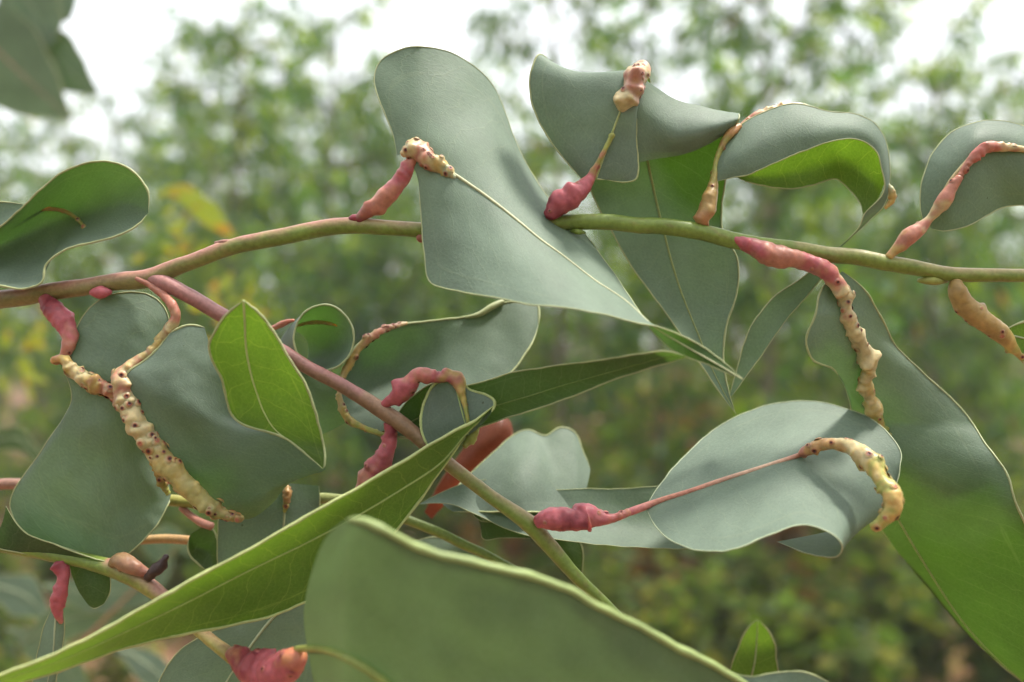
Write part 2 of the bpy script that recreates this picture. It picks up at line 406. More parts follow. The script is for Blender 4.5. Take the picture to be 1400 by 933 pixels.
# ================================================================== the setting
def noise_mat(name, c1, c2, c3, scale, rough=0.9):
    m, N, L = new_mat(name)
    tc = N.new('ShaderNodeTexCoord')
    n1 = N.new('ShaderNodeTexNoise'); n1.inputs['Scale'].default_value = scale; n1.inputs['Detail'].default_value = 6
    n2 = N.new('ShaderNodeTexNoise'); n2.inputs['Scale'].default_value = scale * 9; n2.inputs['Detail'].default_value = 5
    for n in (n1, n2): L.new(tc.outputs['Object'], n.inputs['Vector'])
    r = N.new('ShaderNodeValToRGB'); r.color_ramp.elements[0].position = 0.40; r.color_ramp.elements[1].position = 0.60
    r.color_ramp.elements[0].color = (*c1, 1); r.color_ramp.elements[1].color = (*c2, 1); L.new(n1.outputs[0], r.inputs[0])
    mx = N.new('ShaderNodeMixRGB'); mx.inputs[2].default_value = (*c3, 1); L.new(r.outputs[0], mx.inputs[1])
    L.new(mathn(N, L, 'MULTIPLY', n2.outputs[0], 0.6), mx.inputs[0])
    pb = N.new('ShaderNodeBsdfPrincipled'); L.new(mx.outputs[0], pb.inputs['Base Color']); pb.inputs['Roughness'].default_value = rough
    pb.inputs['Specular IOR Level'].default_value = 0.1
    bp = N.new('ShaderNodeBump'); bp.inputs['Distance'].default_value = 0.03; L.new(n2.outputs[0], bp.inputs['Height']); L.new(bp.outputs[0], pb.inputs['Normal'])
    out = N.new('ShaderNodeOutputMaterial'); L.new(pb.outputs[0], out.inputs[0])
    return m
SOIL = noise_mat('red_soil', (0.22, 0.105, 0.062), (0.16, 0.10, 0.055), (0.24, 0.145, 0.09), 1.2)

def ground_h(x, y):
    return 0.05 * noise.noise((x * .5, y * .5, 0)) + 0.02 * noise.noise((x * 2.1, y * 2.1, 4))
gv, gf = [], []
xs = sorted(set([-900, -300, -120, -60, -40] + [i * 0.5 for i in range(-50, 51)] + [40, 60, 120, 300, 900]))
ys = sorted(set([-300, -60, -20] + [i * 0.5 for i in range(-10, 70)] + [45, 60, 90, 160, 400, 1200]))
for y in ys:
    for x in xs: gv.append((x, y, ground_h(x, y)))
nx = len(xs)
gf = [(j*nx + i, j*nx + i + 1, (j+1)*nx + i + 1, (j+1)*nx + i) for j in range(len(ys)-1) for i in range(nx-1)]
tag(mesh_obj('ground', gv, gf, SOIL), kind='structure')

def foliage_mat(name, tfac=0.4, rough=0.45):
    m, N, L = new_mat(name)
    at = N.new('ShaderNodeAttribute'); at.attribute_name = 'Col'
    pb = N.new('ShaderNodeBsdfPrincipled'); L.new(at.outputs['Color'], pb.inputs['Base Color'])
    pb.inputs['Roughness'].default_value = rough; pb.inputs['Specular IOR Level'].default_value = 0.12
    tr = N.new('ShaderNodeBsdfTranslucent')
    g = N.new('ShaderNodeMixRGB'); g.blend_type = 'MULTIPLY'; g.inputs[0].default_value = 1; g.inputs[2].default_value = (1.6, 1.9, 0.45, 1)
    L.new(at.outputs['Color'], g.inputs[1]); L.new(g.outputs[0], tr.inputs['Color'])
    mix = N.new('ShaderNodeMixShader'); mix.inputs[0].default_value = tfac
    L.new(pb.outputs[0], mix.inputs[1]); L.new(tr.outputs[0], mix.inputs[2])
    out = N.new('ShaderNodeOutputMaterial'); L.new(mix.outputs[0], out.inputs[0])
    return m
FOL = foliage_mat('foliage', 0.5); BARK = col_material('bark', 0.85, 0.1, 30.0, 0.3)

def leaf_cards(name, base, direc, length, width, cols, mat, parent=None):
    """many lanceolate leaves, each four triangles folded along its midrib"""
    n = len(base); base = np.asarray(base); direc = np.asarray(direc); direc = direc / np.linalg.norm(direc, axis=1, keepdims=True)
    rv = np.random.normal(size=(n, 3)); side = np.cross(direc, rv); side /= np.linalg.norm(side, axis=1, keepdims=True) + 1e-9
    up = np.cross(side, direc)
    l = np.asarray(length)[:, None]; w = np.asarray(width)[:, None]
    cup = w * np.random.uniform(-.25, .35, (n, 1)); bend = up * l * np.random.uniform(-.22, .22, (n, 1))
    pts = np.stack([base, base + direc*l*.42 + side*w*.5 + up*cup, base + direc*l*.45, base + direc*l*.42 - side*w*.5 + up*cup, base + direc*l + bend], axis=1)
    V = pts.reshape(-1, 3); o = (np.arange(n) * 5)[:, None, None]
    T = np.array([[0, 1, 2], [0, 2, 3], [1, 4, 2], [2, 4, 3]])[None] + o
    return mesh_obj(name, V, T.reshape(-1, 3).tolist(), mat, parent, cols=np.repeat(np.asarray(cols), 5, axis=0), smooth=False)

def stick(pa, pb, ra, rb, seg=6, n=5, bow=0.0, rnd=random):
    """tapered limb in metres"""
    pa, pb = Vector(pa), Vector(pb); v, f = [], []
    ax = (pb - pa).normalized(); s = ax.orthogonal().normalized(); t = ax.cross(s)
    off = Vector((rnd.uniform(-1, 1), rnd.uniform(-1, 1), rnd.uniform(-1, 1))) * bow
    for i in range(n + 1):
        q = i / n; c = pa.lerp(pb, q) + off * math.sin(q * math.pi); r = ra * (1 - q) + rb * q
        for j in range(seg):
            th = 2 * math.pi * j / seg; v.append(c + s * math.cos(th) * r + t * math.sin(th) * r)
    f = [(i*seg + j, i*seg + (j+1) % seg, (i+1)*seg + (j+1) % seg, (i+1)*seg + j) for i in range(n) for j in range(seg)]
    return v, f

def leaf_col(n, rnd, palette):
    out = []
    for _ in range(n):
        c = np.array(palette[rnd.choices(range(len(palette)), [p[1] for p in palette])[0]][0]); out.append(c * rnd.uniform(.5, 1.25))
    return out
EUC = [((0.070, 0.140, 0.060), 5), ((0.115, 0.190, 0.030), 4), ((0.26, 0.31, 0.025), 2.5), ((0.12, 0.185, 0.13), 2), ((0.26, 0.13, 0.06), .15)]

def make_tree(seed, h, nl, spread, dens):
    rnd = random.Random(seed); np.random.seed(seed)
    root = empty('young_tree', (0, 0, 0))
    V, Fq = [], []
    def addst(*a, **k):
        v, f = stick(*a, rnd=rnd, **k); o = len(V); V.extend(v); Fq.extend([tuple(x + o for x in q) for q in f])
    top = Vector((rnd.uniform(-.15, .15), rnd.uniform(-.15, .15), h * .96))
    addst((0, 0, -.05), top, 0.015 + h * .004, 0.005, n=8, bow=.06)
    base, dr, ln, wd = [], [], [], []
    for i in range(nl):
        q = (i + rnd.random()) / nl; z = h * (0.05 + .91 * q); p0 = Vector((0, 0, 0)).lerp(top, z / top.z)
        az = i * 2.4 + rnd.uniform(-.5, .5); L_ = spread * (1.05 - .75 * q) * rnd.uniform(.6, 1.2)
        el = rnd.uniform(.25, .9)
        p1 = p0 + Vector((math.cos(az) * math.cos(el), math.sin(az) * math.cos(el), math.sin(el))) * L_
        addst(p0, p1, .010, .003, n=4, bow=.03)
        for k in range(rnd.randint(4, 6)):
            s0 = p0.lerp(p1, rnd.uniform(.25, 1.0)); a2 = az + rnd.uniform(-1.6, 1.6); l2 = rnd.uniform(.16, .42)
            s1 = s0 + Vector((math.cos(a2) * l2, math.sin(a2) * l2, rnd.uniform(-.25, .22)))
            addst(s0, s1, .0035, .0015, seg=4, n=2)
            for m_ in range(int(dens * (1.3 - .65 * q) * rnd.uniform(.7, 1.3))):
                base.append(s0.lerp(s1, rnd.random() ** .7) + Vector((rnd.gauss(0, .03), rnd.gauss(0, .03), rnd.gauss(0, .03))))
                dr.append((rnd.gauss(0, .45) + math.cos(a2) * .35, rnd.gauss(0, .45) + math.sin(a2) * .35, -rnd.uniform(.15, 1.2)))
                ln.append(rnd.uniform(.075, .15)); wd.append(rnd.uniform(.022, .042))
    mesh_obj('trunk', V, Fq, BARK, root, cols=[(0.15, 0.13, 0.09)] * len(V))
    leaf_cards('crown', base, dr, ln, wd, leaf_col(len(base), rnd, EUC), FOL, root)
    return root

def copy_tree(root):
    r = root.copy(); C.objects.link(r)
    for ch in root.children:
        c = ch.copy(); C.objects.link(c); c.parent = r; c.matrix_parent_inverse = ch.matrix_parent_inverse.copy()
    return r

def at_px(px, d): return (px - 700.0) / F * d
protos = [make_tree(11, 3.5, 28, .75, 19), make_tree(12, 4.3, 32, .85, 19), make_tree(13, 3.0, 26, .70, 20), make_tree(14, 5.0, 36, .95, 19)]
rt = random.Random(5)
# (photo column, distance, height, prototype)
TREES = [(40, 5.6, 2.3, 2), (260, 5.2, 2.0, 0), (400, 5.0, 2.1, 2), (560, 5.8, 2.4, 2), (620, 7.6, 2.6, 0), (700, 6.0, 2.0, 0), (800, 6.2, 2.2, 2), (1000, 6.6, 2.3, 2), (1080, 5.6, 1.9, 0), (1220, 6.2, 2.2, 2), (1340, 5.8, 2.2, 0), (950, 9.5, 2.6, 2), (1150, 9.8, 2.8, 0), (480, 9.6, 2.8, 2),
         (330, 4.6, 3.35, 0), (440, 6.2, 3.95, 2), (165, 6.5, 3.35, 2), (-60, 4.8, 3.2, 0), (255, 8.2, 4.3, 1), (520, 8.5, 4.4, 0), (60, 9.5, 4.2, 1), (395, 7.4, 4.2, 3), (290, 6.0, 3.7, 1), (500, 6.8, 3.6, 1), (600, 7.5, 4.0, 3),
         (760, 4.2, 3.9, 1), (905, 5.2, 4.4, 3), (1040, 4.0, 3.7, 0), (1160, 5.4, 4.3, 1), (1290, 4.6, 3.1, 2), (1420, 5.0, 3.3, 0),
         (680, 7.0, 3.7, 2), (830, 7.6, 4.2, 3), (1000, 8.0, 4.3, 1), (1120, 7.4, 3.9, 3), (1250, 8.6, 3.9, 0), (1380, 8.0, 3.5, 2),
         (600, 10.5, 4.3, 1), (380, 11, 4.5, 3), (180, 12, 4.3, 0), (-40, 12.5, 4.4, 1), (740, 12, 4.2, 3), (940, 12.5, 4.4, 1), (1180, 12, 4.4, 0), (1440, 12, 4.0, 3),
         (280, 15, 5.6, 1), (480, 16, 6.0, 0), (640, 15.5, 4.6, 3), (860, 16, 4.6, 2), (1060, 15.5, 4.8, 3), (1310, 16, 4.6, 1), (80, 16.5, 4.8, 3)]
AROUND = [(-2.2, -0.6, 3.4, 0), (-1.5, -2.0, 4.2, 1), (0.2, -2.4, 3.6, 2), (1.9, -1.6, 4.4, 3), (2.6, -0.2, 3.6, 0), (-3.2, 1.0, 4.0, 1), (3.6, 1.4, 4.2, 3), (-0.8, -4.0, 4.6, 3), (1.4, -4.2, 4.6, 1), (-3.6, -2.4, 4.4, 3), (3.8, -2.6, 4.2, 1), (0.4, -6.0, 5.0, 3)]  # unseen trees behind and beside the camera, added to cut frontal sky light
for (x, d, h, k) in AROUND: TREES.append((None, d, h, k, x))
used = set()
for (px, d, h, k, *xx) in TREES:
    r = protos[k] if k not in used else copy_tree(protos[k]); used.add(k)
    s = h / (3.5, 4.3, 3.0, 5.0)[k]; x = xx[0] if xx else at_px(px, d)
    r.location = (x, d, ground_h(x, d)); r.scale = (s, s, s); r.rotation_euler = (0, 0, rt.uniform(0, 6.28))
    tag(r, 'young eucalyptus tree with drooping grey green leaves in the grove around the branch', 'tree', 'young eucalyptus trees of the grove')

# low weeds and saplings between the trees
def make_weed(seed, h, n, pal, lw):
    rnd = random.Random(seed); np.random.seed(seed)
    root = empty('weed', (0, 0, 0)); V, Fq = [], []; base, dr, ln, wd = [], [], [], []
    for i in range(n):
        az = rnd.uniform(0, 6.28); le = rnd.uniform(.05, .35) * h; hh = h * rnd.uniform(.5, 1)
        p1 = Vector((math.cos(az) * le, math.sin(az) * le, hh))
        v, f = stick((rnd.gauss(0, .02), rnd.gauss(0, .02), -.03), p1, .005, .002, seg=4, n=3, bow=.03, rnd=rnd); o = len(V); V += v; Fq += [tuple(x + o for x in q) for q in f]
        for k in range(int(hh * 60)):
            q = rnd.uniform(.12, 1); base.append(p1 * q + Vector((rnd.gauss(0, .01), rnd.gauss(0, .01), 0)))
            a2 = rnd.uniform(0, 6.28); dr.append((math.cos(a2), math.sin(a2), rnd.uniform(-.6, .7)))
            ln.append(rnd.uniform(.05, .11)); wd.append(rnd.uniform(*lw))
    mesh_obj('stems', V, Fq, BARK, root, cols=[(0.16, 0.13, 0.06)] * len(V))
    leaf_cards('foliage', base, dr, ln, wd, leaf_col(len(base), rnd, pal), FOL, root)
    return root
WP = [((0.105, 0.155, 0.045), 4), ((0.16, 0.19, 0.05), 2), ((0.085, 0.125, 0.06), 2), ((0.26, 0.25, 0.06), .8)]
WR = [((0.42, 0.17, 0.09), 4), ((0.34, 0.20, 0.09), 2), ((0.14, 0.16, 0.06), 1.5)]
wpro = [make_weed(31, .5, 9, WP, (.02, .045)), make_weed(32, .8, 11, WP, (.018, .035)), make_weed(33, .35, 12, WP, (.02, .05)), make_weed(34, .45, 9, WR, (.015, .03))]
rt = random.Random(21); wused = set(); placed = []
LBL = {0: 'low leafy green weed growing on the red soil below the grove', 1: 'tall leafy weed standing among the trunks of the grove',
       2: 'short bushy weed spreading over the red soil', 3: 'dry reddish brown weed among the green undergrowth'}
for i in range(250):
    d = 2.5 + 9.5 * rt.random() ** 1.3; px = rt.uniform(-80, 1480); x = at_px(px, d)
    k = rt.choices((0, 1, 2, 3), (4, 4 if d > 4 else 1, 4, 1.6 if px > 600 else .6))[0]
    r = wpro[k] if k not in wused else copy_tree(wpro[k]); wused.add(k)
    s = rt.uniform(.75, 1.35); r.location = (x, d, ground_h(x, d)); r.scale = (s, s, s); r.rotation_euler = (0, 0, rt.uniform(0, 6.28))
    tag(r, LBL[k], 'weed', ('green weeds under the grove', 'tall weeds under the grove', 'bushy weeds under the grove', 'dry weeds under the grove')[k])
for (px, d, sc) in [(885, 7.0, 2.2), (920, 6.2, 1.9), (948, 8.0, 2.4), (905, 9.0, 2.4), (870, 6.0, 1.5), (725, 4.6, 1.3), (690, 4.2, 1.1), (1075, 4.4, 1.2), (560, 7.5, 1.8), (1090, 3.6, .9)]:
    r = copy_tree(wpro[3]); x = at_px(px, d); r.location = (x, d, ground_h(x, d)); r.scale = (sc,) * 3; r.rotation_euler = (0, 0, rt.uniform(0, 6.28))
    tag(r, LBL[3], 'weed', 'dry weeds under the grove')
# thin grass cover
rt = random.Random(3); np.random.seed(3)
base, dr, ln, wd = [], [], [], []
for i in range(26000):
    d = 2.0 + 11 * rt.random() ** 1.6; x = at_px(rt.uniform(-200, 1600), d)
    if noise.noise((x * .8, d * .8, 2)) < -.08 and rt.random() < .85: continue
    base.append((x, d, ground_h(x, d))); dr.append((rt.gauss(0, .5), rt.gauss(0, .5), 1)); ln.append(rt.uniform(.06, .2)); wd.append(rt.uniform(.006, .014))
tag(leaf_cards('grass', base, dr, ln, wd, leaf_col(len(base), rt, [((0.11, 0.14, 0.045), 4), ((0.20, 0.19, 0.08), 2), ((0.07, 0.10, 0.04), 2)]), FOL),
    'thin green and straw coloured grass covering the soil', 'grass', kind='stuff')
# far wood closing the grove
rt = random.Random(8); base, dr, ln, wd = [], [], [], []
for i in range(22000):
    x = rt.uniform(-24, 24); y = rt.uniform(18, 24); top = 5.6 + 1.0 * noise.noise((x * .35, 0, 3)) + (0.6 if x > 0 else 0)
    base.append((x, y, rt.random() ** .8 * top)); dr.append((rt.gauss(0, .6), rt.gauss(0, .6), -rt.uniform(.1, 1))); ln.append(rt.uniform(.15, .3)); wd.append(rt.uniform(.06, .11))
tag(leaf_cards('far_wood', base, dr, ln, wd, leaf_col(len(base), rt, EUC), FOL), 'far wall of grey green foliage at the back of the grove', 'wood', kind='stuff')

# ================================================================== the main branch
def branch(x, y, z, label, group=None):
    o = empty('eucalyptus_branch', P(x, y, z)); return tag(o, label, 'branch', group)
B1 = branch(-60, 425, -10, 'eucalyptus branch crossing the whole picture with gall covered petioles and twisted grey green leaves')
tube('twig', [(-70, 428, -60, 14), (0, 410, -40, 13), (70, 400, -28, 12.5), (140, 388, -18, 12), (205, 380, -8, 13), (250, 362, -5, 11), (310, 340, -3, 11),
              (390, 322, 0, 11.5), (470, 309, 0, 11.5), (530, 312, 0, 10.5), (600, 314, -2, 10.5), (700, 307, -4, 11), (780, 303, -3, 11), (860, 306, 0, 11),
              (940, 314, 0, 11.5), (1000, 328, 0, 11.5), (1100, 343, 0, 11), (1200, 357, 0, 11), (1300, 374, 0, 10), (1400, 377, 0, 9), (1480, 380, -5, 9)],
     B1, n=170, seg=16, lump=.05, cols=[TOLIVE, TOLIVE, TGREEN, TGREEN, TGREEN, TGREEN, TGREEN], topcol=[TPINK, TPINK, TPINK, (0.42, 0.30, 0.18), TGREEN, TGREEN, (0.30, 0.26, 0.10), (0.34, 0.26, 0.12)], seed=2, wob=2.0)
tube('side_twig', [(195, 378, -12, 9), (222, 385, 0, 11), (260, 406, 2, 10.5), (330, 447, 4, 10), (420, 502, 8, 9.5), (480, 535, 10, 10), (525, 563, 12, 11), (565, 592, 12, 10.5),
                   (620, 640, 10, 9.5), (680, 685, 8, 9.5), (725, 718, 6, 12), (750, 745, 4, 11), (790, 790, 0, 9), (840, 840, -6, 8), (880, 885, -10, 7)],
     B1, n=110, seg=14, lump=.05, cols=[(0.30, 0.13, 0.12), (0.30, 0.13, 0.12), (0.26, 0.13, 0.09), (0.22, 0.13, 0.07), TGREEN, TGREEN, TGREEN],
     topcol=[(0.36, 0.18, 0.17), (0.36, 0.16, 0.15), (0.33, 0.20, 0.13), (0.26, 0.20, 0.09), TGREEN], seed=3, wob=1.5)
# buds and leaf scars on the twig
for i, (x, y, dx, dy, r, c) in enumerate([(308, 331, 14, -3, 3.5, TPINK), (138, 400, 14, -2, 9, PINK), (575, 326, 2, 10, 6, (0.33, 0.12, 0.08)), (1275, 384, 20, 2, 6, LIME), (790, 317, 10, 4, 4, TGREEN)]):
    tube('bud', [(x - dx, y - dy * .3, -8, r * .4), (x, y, -6 if r > 7 else 2, r), (x + dx, y + dy * .4, -8, r * .35)], B1, n=16, seg=10, lump=.1, cols=[c], seed=40 + i)

# --- broad twisted leaf in the middle
LEAN = lambda x, y: (.12 + .95 * min(1, max(0, (x - 570) / 230))) * (y - 215 - (x - 556) * .66) + .22 * (x - 560)
L1 = leaf(B1, [dict(s=[
    [(543, 213, 8), (556, 215, 14), (573, 243, 12)], [(536, 182, 4), (568, 218, 14), (574, 268, 12)], [(521, 142, 0), (583, 223, 16), (576, 298, 12)],
    [(512, 106, -4), (604, 232, 18), (580, 342, 14)], [(524, 80, -8), (625, 245, 20), (586, 384, 18)], [(555, 66, -10), (645, 259, 21), (606, 394, 24)],
    [(612, 71, -14), (665, 273, 22), (648, 402, 32)], [(664, 104, -20), (690, 292, 23), (690, 410, 40)], [(688, 146, -25), (712, 309, 24), (725, 416, 46)],
    [(706, 196, -28), (737, 329, 26), (757, 420, 52)], [(742, 260, -30), (770, 352, 28), (792, 424, 56)], [(800, 320, -26), (812, 384, 30), (830, 431, 60)],
    [(856, 398, -14), (858, 414, 34), (868, 441, 62)], [(890, 450, 2), (895, 447, 40), (908, 449, 62)], [(924, 481, 20), (932, 470, 44), (945, 465, 60)],
    [(970, 500, 36), (974, 494, 46), (980, 487, 54)], [(1016, 519, 48), (1016, 519, 48), (1016, 519, 48)]], mid=1)],
    label='broad pale leaf hanging over the twig with its tip twisted to show the green underside', seed=1, nu=110, nv=34, backlit=lambda x, y, p: (x - 880) / 60, rib_r=2.6, rib_col=(0.46, 0.47, 0.28))
gall('petiole_gall', [(484, 302, 4, 5), (500, 292, 8, 9), (520, 276, 10, 13), (540, 257, 10, 13), (552, 240, 10, 11), (560, 226, 12, 9), (566, 214, 16, 7)], L1, [DPINK, ROSE, ROSE, PINK, (0.48, 0.20, 0.15)], holes=5, bumps=5, seed=4, hole_r=1.8)
gall('midrib_gall', [(550, 212, 16, 5), (562, 206, 22, 13), (578, 212, 24, 15), (590, 222, 24, 15), (605, 230, 22, 11), (622, 243, 20, 4)], L1, [BUFF, BUFF, ROSE, BUFF, GOLD, PALE], holes=13, bumps=7, seed=5, hole_r=2.6, label='cream gall dotted with dark exit holes')
gall('petiole_bud', [(476, 302, 5, 3), (484, 299, 7, 6), (494, 300, 7, 4)], L1, [DPINK, DPINK], holes=0, bumps=1, n=16, seed=6)

LEAN = None
# --- folded leaf above the twig, bent back at its gall; the rest hangs behind the twig
L2 = leaf(B1, [
    dict(s=[[(797, 247, -8), (806, 246, 0), (814, 245, 8), (828, 246, 6)], [(770, 215, -16), (795, 222, 2), (825, 218, 14), (860, 249, 0)], [(737, 168, -22), (785, 180, 4), (838, 184, 18), (873, 235, 0)],
            [(725, 122, -24), (780, 140, 4), (850, 152, 22), (870, 190, 6)], [(728, 90, -26), (780, 108, 0), (860, 124, 22), (872, 152, 8)], [(738, 75, -34), (790, 98, -12), (866, 98, 12), (884, 108, 0)],
            [(760, 95, -60), (800, 108, -45), (868, 104, -20), (890, 118, -30)]], mid=2, edges='ABS'),
    dict(s=[[(866, 97, 6), (866, 150, 10), (868, 224, -6)], [(892, 116, -8), (888, 165, 12), (888, 219, -10)], [(920, 134, -14), (920, 180, 12), (922, 214, -12)], [(962, 146, -18), (962, 176, 8), (962, 201, -14)], [(1010, 155, -20), (1010, 163, -4), (1002, 176, -18)]], edges='E', rib=False),
    dict(s=[[(765, 195, -60), (875, 150, -60), (1008, 165, -50)], [(780, 217, -60), (886, 205, -64), (1000, 195, -54)], [(797, 241, -60), (893, 240, -68), (992, 245, -60)], [(812, 270, -60), (901, 278, -70), (986, 288, -62)],
            [(836, 316, -58), (911, 320, -70), (990, 322, -60)], [(862, 362, -54), (922, 362, -66), (1008, 352, -56)], [(884, 392, -50), (932, 395, -62), (1010, 380, -52)], [(905, 420, -48), (943, 425, -58), (1004, 412, -50)],
            [(930, 456, -44), (956, 458, -52), (993, 445, -46)], [(953, 490, -42), (968, 490, -48), (989, 488, -44)], [(975, 525, -42), (984, 525, -44), (994, 525, -42)], [(1006, 566, -40), (1006, 566, -40), (1006, 566, -40)]], zf=lambda x, y: max(0, 300 - y) * .25)],
    label='leaf bent sharply over at a pink gall, its long tip hanging behind the twig', seed=2, nu=56, nv=30, backlit=lambda x, y, p: (x - 880) / 60 * (330 - y) / 60 if p == 2 else 0, rib_r=2.2, rib_col=(0.30, 0.34, 0.14), margin_r=1.4)
gall('petiole_gall', [(750, 296, 8, 9), (762, 283, 14, 15), (780, 270, 16, 17), (797, 256, 14, 12), (807, 244, 12, 7), (815, 228, 16, 4.5), (838, 184, 22, 4)], L2, [DPINK, PINK, PINK, (0.42, 0.13, 0.12), LIME, LIME], holes=3, bumps=5, seed=7, hole_r=1.7)
gall('midrib_gall', [(849, 152, 22, 6), (854, 139, 26, 17), (863, 125, 26, 16), (868, 112, 26, 18), (876, 99, 18, 17), (881, 95, -4, 11)], L2, [BUFF, BUFF, (0.46, 0.28, 0.2), ROSE, BUFF, ROSE, PINK], holes=20, bumps=6, seed=8, hole_r=2.1, label='pink gall dotted with red exit holes at the fold')

# --- leaf looped into a hollow arch, its tip passing behind the twig
L4 = leaf(B1, [
    dict(s=[[(976, 240, -5), (978, 244, -2), (981, 248, 0)], [(981, 214, -10), (988, 231, 4), (1000, 243, 6)], [(1004, 181, -16), (1010, 212, 10), (1023, 239, 10)], [(1036, 157, -20), (1045, 190, 10), (1060, 223, 12)],
            [(1090, 142, -22), (1096, 176, 8), (1101, 206, 12)], [(1130, 152, -22), (1134, 173, 6), (1138, 193, 10)], [(1165, 155, -22), (1164, 173, 3), (1163, 190, 8)], [(1192, 166, -20), (1188, 181, 2), (1182, 195, 6)],
            [(1209, 187, -16), (1204, 197, 0), (1197, 207, 4)], [(1216, 222, -12), (1211, 226, 0), (1205, 231, 3)], [(1215, 260, -10), (1212, 261, -4), (1208, 262, 0)], [(1206, 284, -12), (1195, 288, -8), (1182, 293, -4)],
            [(1186, 304, -16), (1180, 307, -14), (1173, 313, -10)], [(1152, 337, -22), (1148, 338, -22), (1144, 340, -20)]], rib=False),
    dict(s=[[(992, 240, -12), (1000, 242, -14), (1008, 243, -14)], [(1035, 225, -22), (1038, 240, -40), (1042, 254, -42)], [(1080, 205, -26), (1083, 235, -52), (1086, 258, -52)], [(1120, 188, -28), (1120, 222, -56), (1121, 250, -54)],
            [(1150, 178, -30), (1148, 215, -56), (1143, 245, -50)], [(1180, 184, -30), (1172, 225, -50), (1159, 258, -44)], [(1202, 212, -26), (1193, 248, -40), (1174, 276, -34)], [(1211, 245, -20), (1200, 272, -26), (1181, 297, -20)]], edges='B', rib=False, m=GREEN),
    dict(s=[[(1128, 352, -26), (1132, 354, -26), (1136, 356, -26)], [(1100, 378, -32), (1110, 380, -32), (1120, 384, -30)], [(1060, 405, -36), (1075, 412, -38), (1088, 422, -34)], [(1036, 431, -38), (1052, 440, -42), (1066, 450, -38)], [(1020, 463, -40), (1034, 470, -44), (1046, 479, -42)],
            [(1008, 503, -44), (1016, 506, -46), (1022, 512, -46)], [(996, 545, -48), (997, 545, -48), (998, 545, -48)]], rib=False)],
    mat=GREY, label='leaf curled into a hollow arch showing its bright green underside', seed=4, nu=64, nv=18)
gall('petiole_gall', [(957, 303, 4, 11), (967, 285, 2, 12), (973, 264, 0, 10), (976, 245, -4, 6), (980, 218, -8, 4), (988, 198, -10, 5), (999, 182, -12, 7), (1012, 172, -16, 4)], L4, [(0.42, 0.20, 0.10), OCHRE, OCHRE, LIME, OCHRE, (0.46, 0.24, 0.10)], holes=6, bumps=5, seed=9, hole_r=2)
gall('midrib_gall', [(1008, 178, -22, 3), (1028, 162, -28, 7), (1050, 153, -30, 8), (1075, 147, -30, 7), (1092, 144, -30, 5), (1115, 150, -30, 2)], L4, [OCHRE, ROSE, BUFF, ROSE, PALE], holes=5, bumps=5, seed=10, hole_r=1.6)
gall('midrib_gall', [(1214, 252, -10, 2.5), (1219, 264, -10, 7), (1219, 274, -12, 6), (1210, 284, -12, 2.5)], L4, [PALE, GOLD, GOLD], holes=1, bumps=2, n=24, seed=11, hole_r=1.5)

# --- curled leaf leaving the right edge
L5 = leaf(B1, [dict(s=[[(1262, 303, -4), (1268, 302, 0), (1273, 313, 0)], [(1258, 268, -8), (1284, 278, 10), (1300, 315, 2)], [(1268, 222, -16), (1301, 249, 16), (1325, 308, 0)], [(1290, 190, -20), (1320, 226, 20), (1346, 296, -6)],
    [(1326, 169, -24), (1343, 203, 20), (1370, 284, -12)], [(1366, 166, -26), (1372, 201, 18), (1398, 281, -14)], [(1406, 176, -26), (1412, 207, 12), (1432, 284, -14)], [(1445, 205, -22), (1450, 228, 4), (1465, 288, -12)], [(1500, 280, -10), (1500, 280, -10), (1500, 280, -10)]])],
    label='rounded grey leaf with a knobbly pink midrib curling off beside the twig end', seed=5, rib_r=3.5, rib_col=BUFF)
gall('petiole_gall', [(1214, 352, 6, 5), (1228, 338, 8, 8), (1242, 324, 10, 12), (1256, 314, 10, 11), (1270, 300, 12, 6), (1281, 288, 16, 8), (1292, 272, 20, 11), (1301, 258, 22, 8), (1312, 242, 24, 5)], L5, [GOLD, ROSE, ROSE, BUFF, ROSE, ROSE], holes=2, bumps=3, lump=.1, seed=12)
gall('midrib_gall', [(1310, 245, 22, 4), (1325, 222, 26, 7), (1336, 210, 28, 9), (1350, 202, 28, 10), (1372, 202, 24, 7), (1405, 205, 16, 5)], L5, [ROSE, ROSE, (0.46, 0.15, 0.12), ROSE, BUFF, BUFF], holes=3, bumps=4, seed=13)

# --- the big leaf falling to the lower right
LEAN = lambda x, y: -min(75, .5 * max(0, y - 430))
L6 = leaf(B1, [dict(s=[[(1140, 378, -12), (1143, 380, -8), (1151, 371, -10)], [(1124, 394, 4), (1152, 402, -6), (1178, 391, -14)], [(1114, 432, 12), (1162, 432, -6), (1203, 432, -14)], [(1102, 464, 20), (1177, 470, -6), (1227, 476, -12)],
    [(1110, 491, 16), (1188, 503, -8), (1266, 514, -6)], [(1140, 505, 2), (1188, 540, -10), (1312, 556, 4)], [(1160, 540, -20), (1198, 582, -14), (1346, 605, 14)], [(1168, 600, -44), (1205, 640, -16), (1375, 645, 22)],
    [(1180, 660, -50), (1218, 685, -16), (1390, 690, 30)], [(1200, 714, -40), (1244, 733, -14), (1410, 735, 38)], [(1228, 752, -30), (1274, 783, -8), (1440, 800, 44)], [(1264, 788, -20), (1312, 842, 0), (1460, 880, 50)], [(1335, 878, 0), (1356, 893, 8), (1480, 950, 54)], [(1420, 950, 16), (1425, 955, 18), (1490, 1010, 56)]], zf=lambda x, y: .45 * max(0, x - 1215) * min(1, max(0, (y - 560) / 120)) - .5 * max(0, y - 640) - .35 * max(0, 600 - y) * min(1, max(0, (x - 1180) / 60)))],
    label='largest leaf, falling away below the thick beaded gall with its lower end lit green', seed=6, nu=100, nv=34, backlit=lambda x, y, p: (y - 540) / 220 + .25 * noise.noise((x * .02, y * .02, 1)), rib_r=3, rib_col=(0.25, 0.30, 0.12), margin_r=1.6)
